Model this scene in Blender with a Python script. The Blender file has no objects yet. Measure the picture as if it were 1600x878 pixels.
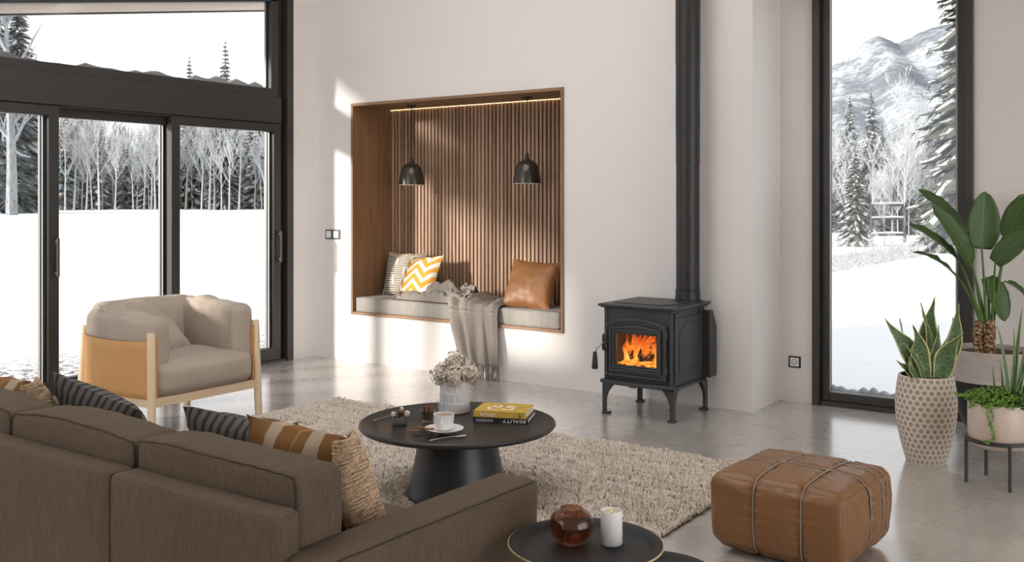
import bpy, bmesh, math, random
import numpy as np
from mathutils import Vector, Matrix, noise as mnoise
PI = math.pi
S = bpy.context.scene
COL = S.collection
R0 = random.Random(7)

# ------------------------------------------------------------------ camera, world, sun, exposure
CAM_H = 1.40
YAW = math.atan(1105 / 1555.6)
cam_d = bpy.data.cameras.new('camera')
cam_d.sensor_width = 36.0
cam_d.lens = 35.0
cam_d.shift_y = -(439 - 314) / 1600.0
cam_d.clip_end = 6000
cam = bpy.data.objects.new('camera', cam_d)
COL.objects.link(cam)
cam.location = (0, 0, CAM_H)
cam.rotation_euler = (PI / 2, 0, YAW)
S.camera = cam

SKY = 2.5          # overcast winter sky
GLASS_T = 0.62     # tint of one pane face, added to dim the outdoor view
w = bpy.data.worlds.new('winter_sky')
S.world = w
w.use_nodes = True
bg = w.node_tree.nodes['Background']
bg.inputs[0].default_value = (0.95, 0.975, 1.0, 1)
bg.inputs[1].default_value = SKY

sun_d = bpy.data.lights.new('sun', 'SUN')
sun_d.energy = 13.0
sun_d.color = (1.0, 0.93, 0.84)
sun_d.angle = math.radians(6.0)
sun = bpy.data.objects.new('sun', sun_d)
COL.objects.link(sun)
sun.rotation_euler = Vector((0.292, 0.5, -0.135)).to_track_quat('-Z', 'Y').to_euler()

S.view_settings.view_transform = 'Standard'
S.view_settings.look = 'None'
S.view_settings.gamma = 1
S.view_settings.use_curve_mapping = False
S.view_settings.exposure = 0.32
S.cycles.use_denoising = True
S.cycles.max_bounces = 10
S.cycles.diffuse_bounces = 6
S.cycles.transparent_max_bounces = 16
S.cycles.sample_clamp_indirect = 8
S.cycles.caustics_reflective = False
S.cycles.caustics_refractive = False

# ------------------------------------------------------------------ helpers
DX, DY = -math.sin(YAW), math.cos(YAW)
RX, RY = math.cos(YAW), math.sin(YAW)
def pt(px, py, depth):
    """a point seen in direction (px, py) of the photograph at a given distance"""
    l = (px - 800) / 1555.6; v = -(py - 314) / 1555.6
    return Vector(((DX + RX * l) * depth, (DY + RY * l) * depth, CAM_H + v * depth))
def dl(depth, lat, z=0.0):
    return Vector((DX * depth + RX * lat, DY * depth + RY * lat, z))

class MB:
    def __init__(s):
        s.v = []; s.f = []; s.m = []; s.uv = {}
    def add(s, vs, fs, mi=0, M=None):
        o = len(s.v)
        for p in vs:
            p = Vector(p)
            s.v.append(tuple(M @ p) if M is not None else tuple(p))
        for f in fs:
            s.f.append(tuple(i + o for i in f)); s.m.append(mi)
        return o
    def box(s, x0, x1, y0, y1, z0, z1, mi=0, M=None):
        vs = [(x, y, z) for z in (z0, z1) for y in (y0, y1) for x in (x0, x1)]
        fs = [(0, 2, 3, 1), (4, 5, 7, 6), (0, 1, 5, 4), (2, 6, 7, 3), (0, 4, 6, 2), (1, 3, 7, 5)]
        s.add(vs, fs, mi, M)
    def tube(s, pts, r, n=8, mi=0, cap=True, flat=1.0):
        pts = [Vector(p) for p in pts]
        k = len(pts)
        rs = [r] * k if not isinstance(r, (list, tuple)) else r
        vs = []; fs = []
        prev = None
        for i, p in enumerate(pts):
            t = (pts[min(i + 1, k - 1)] - pts[max(i - 1, 0)])
            if t.length < 1e-9: t = Vector((0, 0, 1))
            t.normalize()
            if prev is None:
                a = Vector((0, 0, 1)) if abs(t.z) < 0.9 else Vector((1, 0, 0))
                u = t.cross(a).normalized()
            else:
                u = (prev - t * prev.dot(t))
                if u.length < 1e-6: u = t.orthogonal()
                u.normalize()
            prev = u
            b = t.cross(u)
            for j in range(n):
                a = 2 * PI * j / n
                vs.append(p + u * math.cos(a) * rs[i] + b * math.sin(a) * rs[i] * flat)
        for i in range(k - 1):
            for j in range(n):
                j2 = (j + 1) % n
                fs.append((i * n + j, i * n + j2, (i + 1) * n + j2, (i + 1) * n + j))
        if cap:
            fs.append(tuple(range(n - 1, -1, -1)))
            fs.append(tuple((k - 1) * n + j for j in range(n)))
        s.add(vs, fs, mi)
    def lathe(s, prof, n=32, c=(0, 0, 0), mi=0, uv=False, fn=None):
        vs = []; fs = []; k = len(prof)
        if not uv: return s._lathe_closed(prof, n, c, mi, fn)
        for i, (r, z) in enumerate(prof):
            for j in range(n):
                a = 2 * PI * j / n
                rr = fn(r, z, a) if fn else r
                vs.append((c[0] + rr * math.cos(a), c[1] + rr * math.sin(a), c[2] + z))
        for i in range(k - 1):
            for j in range(n):
                j2 = (j + 1) % n
                fs.append((i * n + j, i * n + j2, (i + 1) * n + j2, (i + 1) * n + j))
        if prof[0][0] > 1e-6: fs.append(tuple(range(n - 1, -1, -1)))
        if prof[-1][0] > 1e-6: fs.append(tuple((k - 1) * n + j for j in range(n)))
        base = len(s.f)
        s.add(vs, fs, mi)
        if uv:
            for i in range(k - 1):
                for j in range(n):
                    s.uv[base + i * n + j] = [(j / n, i / (k - 1)), ((j + 1) / n, i / (k - 1)), ((j + 1) / n, (i + 1) / (k - 1)), (j / n, (i + 1) / (k - 1))]
    def _lathe_closed(s, prof, n, c, mi, fn):
        vs = []; fs = []; rows = []
        for (r, z) in prof:
            if r < 1e-6:
                rows.append([len(vs)] * n); vs.append((c[0], c[1], c[2] + z)); continue
            row = []
            for j in range(n):
                a = 2 * PI * j / n; rr = fn(r, z, a) if fn else r
                row.append(len(vs)); vs.append((c[0] + rr * math.cos(a), c[1] + rr * math.sin(a), c[2] + z))
            rows.append(row)
        for A, B in zip(rows, rows[1:]):
            for j in range(n):
                j2 = (j + 1) % n
                q = []
                for i in (A[j], A[j2], B[j2], B[j]):
                    if i not in q: q.append(i)
                if len(q) > 2: fs.append(tuple(q))
        if prof[0] != prof[-1]:
            if prof[0][0] > 1e-6: fs.append(tuple(reversed(rows[0])))
            if prof[-1][0] > 1e-6: fs.append(tuple(rows[-1]))
        s.add(vs, fs, mi)
    def prism(s, poly, a, b, axis='y', mi=0, M=None):
        """poly in the two other axes, extruded from a to b along axis"""
        def P(p, h):
            return {'y': (p[0], h, p[1]), 'x': (h, p[0], p[1]), 'z': (p[0], p[1], h)}[axis]
        n = len(poly)
        vs = [P(p, a) for p in poly] + [P(p, b) for p in poly]
        fs = [tuple(range(n)), tuple(range(2 * n - 1, n - 1, -1))]
        fs += [(i, i + n, (i + 1) % n + n, (i + 1) % n) for i in range(n)]
        s.add(vs, fs, mi, M)
    def ball(s, c, r, n=8, mi=0, sc=(1, 1, 1)):
        k = max(4, n // 2 + 1)
        vs = []; fs = []
        for i in range(k + 1):
            th = PI * i / k
            for j in range(n):
                a = 2 * PI * j / n
                vs.append((c[0] + r * sc[0] * math.sin(th) * math.cos(a), c[1] + r * sc[1] * math.sin(th) * math.sin(a), c[2] + r * sc[2] * math.cos(th)))
        for i in range(k):
            for j in range(n):
                j2 = (j + 1) % n
                fs.append((i * n + j, (i + 1) * n + j, (i + 1) * n + j2, i * n + j2))
        s.add(vs, fs, mi)
    def build(s, name, mats, parent=None, smooth=False, bevel=0, seg=2, loc=None, rot=None, merge=False, subsurf=0, solid=0, fixn=True, angle=None):
        me = bpy.data.meshes.new(name)
        me.from_pydata(s.v, [], s.f)
        if not isinstance(mats, (list, tuple)): mats = [mats]
        for m in mats: me.materials.append(m)
        if len(mats) > 1: me.polygons.foreach_set('material_index', s.m)
        if s.uv:
            uvl = me.uv_layers.new(name='UVMap')
            for fi, c in s.uv.items():
                for li, q in zip(me.polygons[fi].loop_indices, c): uvl.data[li].uv = q
        if merge or fixn:
            bm = bmesh.new(); bm.from_mesh(me)
            if merge: bmesh.ops.remove_doubles(bm, verts=bm.verts, dist=1e-5)
            if fixn: bmesh.ops.recalc_face_normals(bm, faces=bm.faces)
            bm.to_mesh(me); bm.free()
        if smooth or bevel: me.polygons.foreach_set('use_smooth', [True] * len(me.polygons))
        me.update()
        o = bpy.data.objects.new(name, me)
        COL.objects.link(o)
        if parent: o.parent = parent
        if loc is not None: o.location = loc
        if rot is not None: o.rotation_euler = rot
        if solid:
            md = o.modifiers.new('solid', 'SOLIDIFY'); md.thickness = solid; md.offset = 0
        if bevel:
            md = o.modifiers.new('bevel', 'BEVEL'); md.width = bevel; md.segments = seg; md.limit_method = 'ANGLE'; md.angle_limit = math.radians(40)
            md.harden_normals = True
        if subsurf:
            md = o.modifiers.new('sub', 'SUBSURF'); md.levels = subsurf; md.render_levels = subsurf
        if angle or (smooth and angle != 0 and not subsurf):
            try: me.set_sharp_from_angle(angle=math.radians(angle or 45))
            except Exception: pass
        return o

def tag(o, label=None, cat=None, group=None, kind=None):
    if label: o['label'] = label
    if cat: o['category'] = cat
    if group: o['group'] = group
    if kind: o['kind'] = kind
    return o
def thing(name, label, cat, loc=(0, 0, 0), rz=0, group=None):
    o = bpy.data.objects.new(name, None); COL.objects.link(o)
    o.empty_display_size = 0.1
    o.location = loc; o.rotation_euler = (0, 0, rz)
    return tag(o, label, cat, group)
def struct(name, loc=(0, 0, 0), label=None):
    o = bpy.data.objects.new(name, None); COL.objects.link(o); o.location = loc
    return tag(o, label, None, None, 'structure')
def copy_tree(o, parent=None):
    c = o.copy(); COL.objects.link(c)
    if parent: c.parent = parent
    for ch in list(o.children): copy_tree(ch, c)
    return c

def soft_box(mb, sx, sy, sz, r, puff=(0, 0, 0), n=10, namp=0.0, nscale=6.0, seed=0, fn=None, mi=0, M=None):
    """rounded, stuffed box centred on the origin"""
    idx = {}; vs = []; fs = []
    def mp(t):  # denser near the edges
        return math.sin(t * PI / 2) * 0.55 + t * 0.45
    def V(p):
        k = (round(p[0], 5), round(p[1], 5), round(p[2], 5))
        if k in idx: return idx[k]
        u = [mp(q) for q in p]
        q = Vector((u[0] * sx / 2, u[1] * sy / 2, u[2] * sz / 2))
        inn = Vector((max(-sx / 2 + r, min(sx / 2 - r, q.x)), max(-sy / 2 + r, min(sy / 2 - r, q.y)), max(-sz / 2 + r, min(sz / 2 - r, q.z))))
        d = q - inn
        if d.length > 1e-9: q = inn + d.normalized() * r
        a, b, c = u
        q.x += puff[0] * a * max(0, (1 - b * b) * (1 - c * c)) ** 0.7
        q.y += puff[1] * b * max(0, (1 - a * a) * (1 - c * c)) ** 0.7
        q.z += puff[2] * c * max(0, (1 - a * a) * (1 - b * b)) ** 0.7
        if namp:
            nv = mnoise.noise_vector(q * nscale + Vector((seed * 7.3, seed * 3.1, seed)))
            q += nv * namp
        if fn: q = fn(q, (a, b, c))
        idx[k] = len(vs); vs.append(q)
        return idx[k]
    ts = [-1 + 2 * i / n for i in range(n + 1)]
    for ax in range(3):
        for sg in (-1, 1):
            for i in range(n):
                for j in range(n):
                    def C(a, b):
                        p = [0, 0, 0]; p[ax] = sg; p[(ax + 1) % 3] = a; p[(ax + 2) % 3] = b
                        return V(p)
                    q = (C(ts[i], ts[j]), C(ts[i + 1], ts[j]), C(ts[i + 1], ts[j + 1]), C(ts[i], ts[j + 1]))
                    fs.append(q if sg > 0 else q[::-1])
    mb.add(vs, fs, mi, M)

def pillow(mb, wd, ht, th, n=18, pinch=0.09, namp=0.006, seed=0, mi=0, droop=0.0):
    """stuffed throw pillow in the XY plane, with a UV map"""
    vs = []; fs = []; uvs = []
    for side in (1, -1):
        o = len(vs)
        for i in range(n + 1):
            for j in range(n + 1):
                u = -1 + 2 * i / n; v = -1 + 2 * j / n
                x = wd / 2 * u * (1 - pinch * (1 - v * v))
                y = ht / 2 * v * (1 - pinch * (1 - u * u))
                e = max(0, (1 - abs(u) ** 2.4) * (1 - abs(v) ** 2.4))
                z = side * th / 2 * e ** 0.55
                q = Vector((x, y, z))
                if namp and e > 0:
                    # wrinkles run in from the seams
                    wv = mnoise.noise(Vector((u * 3.1 + seed, v * 3.1, side * 3 + seed))) + 0.6 * mnoise.noise(Vector((u * 8 + seed * 2, v * 8, side)))
                    q.z += namp * wv * min(1, e * 6) * side
                ed = (1 - e)
                q.x += 0.010 * mnoise.noise(Vector((v * 4, seed, u))) * ed
                q.y += 0.010 * mnoise.noise(Vector((u * 4, seed + 5, v))) * ed
                q.y -= droop * (1 - abs(u)) * max(0, v) * 0.5
                vs.append(q)
        for i in range(n):
            for j in range(n):
                a = o + i * (n + 1) + j
                q = (a, a + n + 1, a + n + 2, a + 1)
                uq = [(i / n, j / n), ((i + 1) / n, j / n), ((i + 1) / n, (j + 1) / n), (i / n, (j + 1) / n)]
                if side < 0: q = q[::-1]; uq = uq[::-1]
                fs.append(q); uvs.append(uq)
    base = len(mb.f)
    mb.add(vs, fs, mi)
    for k, q in enumerate(uvs): mb.uv[base + k] = q

# ------------------------------------------------------------------ materials
class NT:
    def __init__(s, name):
        s.mat = bpy.data.materials.new(name); s.mat.use_nodes = True
        s.t = s.mat.node_tree; s.t.nodes.clear()
        s.out = s.t.nodes.new('ShaderNodeOutputMaterial')
    def n(s, ty, ins=None, **kw):
        nd = s.t.nodes.new(ty)
        for k, v in kw.items(): setattr(nd, k, v)
        for k, v in (ins or {}).items(): s.set(nd.inputs[k], v)
        return nd
    def set(s, sock, v):
        if isinstance(v, bpy.types.NodeSocket): s.t.links.new(v, sock)
        elif isinstance(v, (tuple, list)):
            v = tuple(v)
            if len(v) == 3 and sock.type == 'RGBA': v = v + (1,)
            sock.default_value = v
        else: sock.default_value = v
    def math(s, op, a, b=0.0, c=0.0):
        nd = s.n('ShaderNodeMath', {0: a, 1: b, 2: c}, operation=op); return nd.outputs[0]
    def mix(s, f, a, b):
        nd = s.n('ShaderNodeMix', None, data_type='RGBA')
        s.set(nd.inputs['Factor'], f); s.set(nd.inputs[6], a); s.set(nd.inputs[7], b)
        return nd.outputs[2]
    def coord(s, kind='Object', scale=(1, 1, 1), rot=(0, 0, 0)):
        tc = s.n('ShaderNodeTexCoord')
        mp = s.n('ShaderNodeMapping', {'Vector': tc.outputs[kind], 'Scale': scale, 'Rotation': rot})
        return mp.outputs[0]
    def noise(s, vec, scale, detail=3, rough=0.55, out='Fac', dist=0.0):
        nd = s.n('ShaderNodeTexNoise', {'Vector': vec, 'Scale': scale, 'Detail': detail, 'Roughness': rough, 'Distortion': dist})
        return nd.outputs[out]
    def ramp(s, f, stops, interp='LINEAR'):
        nd = s.n('ShaderNodeValToRGB', {'Fac': f})
        cr = nd.color_ramp; cr.interpolation = interp
        while len(cr.elements) < len(stops): cr.elements.new(0.5)
        for e, (p, c) in zip(cr.elements, stops):
            e.position = p; e.color = tuple(c) + (1,) if len(c) == 3 else c
        return nd.outputs[0]
    def sep(s, vec):
        nd = s.n('ShaderNodeSeparateXYZ', {0: vec}); return nd.outputs
    def bump(s, h, strength=0.3, dist=0.01):
        return s.n('ShaderNodeBump', {'Height': h, 'Strength': strength, 'Distance': dist}).outputs[0]
    def pbr(s, color, rough=0.5, metal=0.0, normal=None, **kw):
        p = s.n('ShaderNodeBsdfPrincipled', {'Base Color': color, 'Roughness': rough, 'Metallic': metal})
        if normal is not None: s.set(p.inputs['Normal'], normal)
        for k, v in kw.items(): s.set(p.inputs[k.replace('_', ' ')], v)
        s.t.links.new(p.outputs[0], s.out.inputs[0])
        return s.mat

def sr(r, g, b):
    f = lambda c: (c / 255 / 12.92) if c / 255 <= 0.04045 else ((c / 255 + 0.055) / 1.055) ** 2.4
    return (f(r), f(g), f(b))
def plain(name, c, rough=0.5, metal=0.0, nscale=60, var=0.06, bump=0.0, **kw):
    t = NT(name); v = t.coord()
    f = t.noise(v, nscale)
    lo = tuple(x * (1 - var) for x in c); hi = tuple(min(1, x * (1 + var)) for x in c)
    col = t.mix(f, lo, hi)
    nb = t.bump(t.noise(v, nscale * 2), bump, 0.002) if bump else None
    return t.pbr(col, rough, metal, nb, **kw)

def m_wall():
    t = NT('plaster_wall'); v = t.coord()
    f = t.noise(v, 3, 4)
    c = t.mix(f, (0.775, 0.738, 0.712), (0.80, 0.763, 0.737))
    return t.pbr(c, 0.85, 0, t.bump(t.noise(v, 140, 3), 0.12, 0.003))
def m_floor():
    t = NT('polished_concrete'); v = t.coord()
    f = t.noise(v, 0.9, 6, 0.55, dist=0.5)
    f2 = t.noise(t.coord(scale=(1.0, 1.5, 1)), 3.2, 5, 0.6, dist=0.6)
    f3 = t.noise(v, 30, 3)
    k = t.math('ADD', t.math('MULTIPLY', f, 0.6), t.math('MULTIPLY', f2, 0.4))
    c = t.ramp(k, [(0.25, (0.40, 0.37, 0.342)), (0.5, (0.475, 0.442, 0.412)), (0.8, (0.545, 0.512, 0.482))])
    c = t.mix(t.math('MULTIPLY', f3, 0.10), c, (0.25, 0.235, 0.22))
    ro = t.math('ADD', 0.17, t.math('MULTIPLY', f2, 0.20))
    bp = t.math('ADD', t.math('MULTIPLY', f2, 1.0), t.math('MULTIPLY', f3, 0.05))
    return t.pbr(c, ro, 0, t.bump(bp, 0.05, 0.010), Specular_IOR_Level=0.9, Coat_Weight=0.85, Coat_Roughness=0.13)
def m_wood(name, dark, mid, light, scale=1.0, rough=0.5, axis='z', strips=0):
    t = NT(name)
    sc = {'z': (14, 14, 0.9), 'x': (0.9, 14, 14), 'y': (14, 0.9, 14)}[axis]
    v = t.coord(scale=tuple(q * scale for q in sc))
    f = t.noise(v, 1.6, 5, 0.62, dist=0.8)
    f2 = t.noise(v, 9, 2)
    k = t.math('ADD', t.math('MULTIPLY', f, 0.8), t.math('MULTIPLY', f2, 0.2))
    if strips:
        # every slat comes from another board
        x = t.sep(t.coord())[0]
        cell = t.math('FLOOR', t.math('DIVIDE', x, strips))
        wn = t.n('ShaderNodeTexWhiteNoise', {'W': cell}, noise_dimensions='1D').outputs[0]
        k = t.math('ADD', k, t.math('MULTIPLY', t.math('SUBTRACT', wn, 0.5), 0.28))
    c = t.ramp(k, [(0.28, dark), (0.5, mid), (0.72, light)])
    return t.pbr(c, rough, 0, t.bump(k, 0.15, 0.002))
def m_fabric(name, c1, c2, scale=420, rough=0.95, blotch=5, bump=0.35, streak=None, sheen=0.0):
    t = NT(name); v = t.coord()
    wv = t.noise(v, scale, 2, 0.7)
    if streak:
        st = t.noise(t.coord(scale=streak), 1.0, 3, 0.7)
        f = t.math('ADD', t.math('MULTIPLY', wv, 0.5), t.math('MULTIPLY', st, 0.5))
    else: f = wv
    f = t.math('ADD', t.math('MULTIPLY', f, 0.85), t.math('MULTIPLY', t.noise(v, blotch, 3), 0.15))
    c = t.ramp(f, [(0.33, c1), (0.67, c2)])
    return t.pbr(c, rough, 0, t.bump(wv, bump, 0.004), Sheen_Weight=sheen, Specular_IOR_Level=0.15)
def m_leather(name, c, rough=0.42, bump=0.25, grain=260):
    t = NT(name); v = t.coord()
    vo = t.n('ShaderNodeTexVoronoi', {'Vector': v, 'Scale': grain}).outputs[0]
    f = t.noise(v, 9, 4)
    col = t.mix(f, tuple(x * 0.86 for x in c), tuple(x * 1.12 for x in c))
    return t.pbr(col, t.math('ADD', rough - 0.06, t.math('MULTIPLY', f, 0.12)), 0, t.bump(t.math('ADD', vo, t.math('MULTIPLY', f, 2.0)), bump, 0.0015))
def schlick(t, k=1.0):
    f = t.n('ShaderNodeLayerWeight', {'Blend': 0.5}).outputs['Facing']
    return t.math('MULTIPLY', t.math('ADD', 0.04, t.math('MULTIPLY', t.math('POWER', f, 5.0), 0.96)), k)
def m_glass_pane():
    t = NT('tinted_window_glass')
    dirt = t.noise(t.coord(), 3)
    g = t.n('ShaderNodeBsdfGlossy', {'Color': (0.9, 0.95, 1, 1), 'Roughness': 0.02})
    tr = t.n('ShaderNodeBsdfTransparent', {'Color': t.mix(dirt, (GLASS_T, GLASS_T, GLASS_T), (GLASS_T * 1.01, GLASS_T * 1.01, GLASS_T * 1.01))})
    mx = t.n('ShaderNodeMixShader', {0: schlick(t, 0.7)})
    t.t.links.new(tr.outputs[0], mx.inputs[1]); t.t.links.new(g.outputs[0], mx.inputs[2])
    t.t.links.new(mx.outputs[0], t.out.inputs[0])
    return t.mat
def m_clear_glass(name, tint, refl=0.9, rough=0.0):
    t = NT(name)
    d = t.noise(t.coord(), 40)
    g = t.n('ShaderNodeBsdfGlossy', {'Color': (1, 1, 1, 1), 'Roughness': rough})
    tr = t.n('ShaderNodeBsdfTransparent', {'Color': t.mix(d, tint, tuple(q * 0.97 for q in tint))})
    mx = t.n('ShaderNodeMixShader', {0: schlick(t, refl)})
    t.t.links.new(tr.outputs[0], mx.inputs[1]); t.t.links.new(g.outputs[0], mx.inputs[2])
    t.t.links.new(mx.outputs[0], t.out.inputs[0])
    return t.mat
def m_emit(name, c, s):
    t = NT(name)
    f = t.noise(t.coord(), 30)
    e = t.n('ShaderNodeEmission', {'Color': t.mix(f, c, tuple(q * 0.93 for q in c)), 'Strength': s})
    t.t.links.new(e.outputs[0], t.out.inputs[0])
    return t.mat

M = {}
M['wall'] = m_wall()
M['floor'] = m_floor()
M['ceiling'] = m_wood('pale_ceiling_boards', (0.58, 0.48, 0.38), (0.68, 0.58, 0.48), (0.74, 0.66, 0.56), 0.5, 0.6, 'x')
M['soffit'] = m_wood('pale_soffit_boards', (0.55, 0.43, 0.33), (0.68, 0.55, 0.44), (0.75, 0.64, 0.54), 0.6, 0.6, 'y')
M['frame'] = plain('dark_bronze_aluminium', (0.030, 0.0265, 0.024), 0.42, 0.0, 80, 0.1)
M['gasket'] = plain('grey_aluminium_spacer', (0.30, 0.30, 0.30), 0.4, 0.3)
M['pane'] = m_glass_pane()
M['walnut'] = m_wood('walnut_boards', (0.165, 0.083, 0.038), (0.245, 0.128, 0.062), (0.32, 0.18, 0.095), 0.8, 0.5, 'z')
M['walnut_x'] = m_wood('walnut_edge', (0.21, 0.115, 0.058), (0.28, 0.16, 0.085), (0.34, 0.21, 0.12), 0.8, 0.5, 'x')
M['slat'] = m_wood('walnut_slats', (0.235, 0.138, 0.08), (0.36, 0.222, 0.138), (0.47, 0.315, 0.21), 0.9, 0.5, 'z', strips=0.0396)
M['slat_back'] = plain('slat_backing', (0.17, 0.09, 0.05), 0.8)
M['led'] = m_emit('led_strip_glow', (1.0, 0.66, 0.32), 3.0)
M['black'] = plain('black_matt_metal', (0.012, 0.012, 0.012), 0.45)
M['iron'] = plain('cast_iron', (0.037, 0.0385, 0.041), 0.46, 0.0, 200, 0.12, 0.15)
M['pipe'] = plain('stove_pipe_enamel', (0.012, 0.0125, 0.014), 0.42, 0.0)
M['white'] = plain('white_plastic', (0.82, 0.82, 0.82), 0.35)
def m_snow():
    t = NT('fresh_snow'); f = t.noise(t.coord(), 3)
    c = t.mix(f, (0.83, 0.85, 0.88), (0.89, 0.91, 0.93))
    d = t.n('ShaderNodeBsdfDiffuse', {'Color': c}); tl = t.n('ShaderNodeBsdfTranslucent', {'Color': c})
    mx = t.n('ShaderNodeMixShader', {0: 0.45})
    t.t.links.new(d.outputs[0], mx.inputs[1]); t.t.links.new(tl.outputs[0], mx.inputs[2]); t.t.links.new(mx.outputs[0], t.out.inputs[0])
    return t.mat
M['snow'] = m_snow()
M['sofa'] = m_fabric('brown_sofa_weave', (0.068, 0.051, 0.0375), (0.170, 0.129, 0.097), 330, 0.95, 4, 0.4, streak=(260, 260, 14))
M['taupe'] = m_fabric('oatmeal_boucle', (0.29, 0.24, 0.195), (0.50, 0.425, 0.355), 260, 0.95, 5, 0.4, sheen=0.1)
M['niche_cushion'] = m_fabric('grey_bench_linen', (0.27, 0.25, 0.23), (0.40, 0.37, 0.34), 300, 0.95, 5, 0.3, streak=(34, 34, 5))
M['tan_leather'] = m_leather('tan_saddle_leather', (0.53, 0.27, 0.088), 0.55, 0.15)
M['cognac'] = m_leather('cognac_leather', (0.28, 0.122, 0.042), 0.42, 0.3)
M['pouf'] = m_leather('brown_pouf_leather', (0.222, 0.102, 0.037), 0.42, 0.2)
M['piping'] = plain('grey_piping_cord', (0.30, 0.27, 0.24), 0.7)
M['ash'] = m_wood('pale_ash_wood', (0.58, 0.42, 0.27), (0.68, 0.52, 0.35), (0.76, 0.61, 0.44), 0.9, 0.5, 'z')
M['ash_y'] = m_wood('pale_ash_rail', (0.58, 0.42, 0.27), (0.68, 0.52, 0.35), (0.76, 0.61, 0.44), 0.9, 0.5, 'y')
M['table'] = m_wood('black_stained_oak', (0.010, 0.0085, 0.0075), (0.017, 0.0145, 0.013), (0.026, 0.022, 0.02), 0.7, 0.40, 'x')
M['tabbase'] = plain('black_satin_base', (0.014, 0.0145, 0.0155), 0.36, 0, 60, 0.1)
M['tray'] = plain('black_tray_enamel', (0.012, 0.0113, 0.0105), 0.55, Specular_IOR_Level=0.3)
M['gold'] = plain('brass_edge', (0.75, 0.62, 0.36), 0.35, 0.6)
M['soil'] = plain('potting_soil', (0.09, 0.06, 0.04), 0.95, 0, 90, 0.5, 0.6)

# ------------------------------------------------------------------ room shell
XL, YB, YR, XRET = -6.664, 6.30, 6.807, -2.52
def roofz(y): return 2.80 + 0.1677 * (y - 3.48)
mb = MB(); mb.box(-6.78, 6.1, -2.4, 7.0, -0.12, 0.0)
tag(mb.build('floor', M['floor']), kind='structure')
# high flat ceiling
mb = MB()
KX0, KX1, KY0, KY1 = -4.9, -1.9, 1.7, 5.0      # opening added in the unseen ceiling for soft top light
mb.box(-6.80, KX0, -2.5, 7.0, 4.3, 4.5); mb.box(KX1, 6.1, -2.5, 7.0, 4.3, 4.5)
mb.box(KX0, KX1, -2.5, KY0, 4.3, 4.5); mb.box(KX0, KX1, KY1, 7.0, 4.3, 4.5)
tag(mb.build('ceiling', M['ceiling']), kind='structure')
mb = MB(); mb.box(-2.45, -0.2, 4.4, 6.9, 2.92, 3.1)  # unseen soffit added to keep top light off the recess wall
tag(mb.build('trim_7', M['ceiling']), 'added unseen soffit that shades the window recess', kind='structure')
# back wall with niche opening
NX0, NX1, NZ0, NZ1, ND = -6.196, -3.997, 0.41, 2.252, 6.80
mb = MB()
mb.box(-6.664, NX0, YB, 6.95, 0, 4.3); mb.box(NX1, XRET, YB, 6.95, 0, 4.3)
mb.box(NX0, NX1, YB, 6.95, 0, NZ0); mb.box(NX0, NX1, YB, 6.95, NZ1, 4.3); mb.box(NX0, NX1, 6.86, 6.95, NZ0, NZ1)
tag(mb.build('wall_back', M['wall']), kind='structure')
# recessed wall with the tall window
WX0, WX1, WZ1 = -2.283, -1.262, 2.95
mb = MB()
mb.box(XRET, WX0, YR, 6.95, 0, 4.3); mb.box(WX1, 6.1, YR, 6.95, 0, 4.3); mb.box(WX0, WX1, YR, 6.95, WZ1, 4.3)
tag(mb.build('wall_recess', M['wall']), kind='structure')
# left wall
mb = MB()
mb.box(-6.80, XL, 6.03, 6.95, 0, 4.3); mb.box(-6.80, XL, -2.4, 1.55, 0, 4.3); mb.prism([(1.55, 2.53), (6.03, 3.27), (6.03, 4.3), (1.55, 4.3)], -6.80, XL, 'x')
tag(mb.build('wall_left', M['wall']), kind='structure')
mb = MB(); mb.box(-6.80, -6.45, -2.5, -2.4, 0, 4.3); mb.box(-3.1, 6.1, -2.5, -2.4, 0, 4.3)
mb.box(-6.80, -6.70, -16.0, -2.5, -0.1, 8.0)     # unseen outside wall added to block sun at the rear opening
tag(mb.build('wall_rear', M['wall']), kind='structure')
mb = MB()
mb.box(6.0, 6.1, -2.4, -1.2, 0, 4.3); mb.box(6.0, 6.1, 6.3, 6.95, 0, 4.3); mb.box(6.0, 6.1, -1.2, 6.3, 4.15, 4.3)
tag(mb.build('wall_right', M['wall']), kind='structure')

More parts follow.
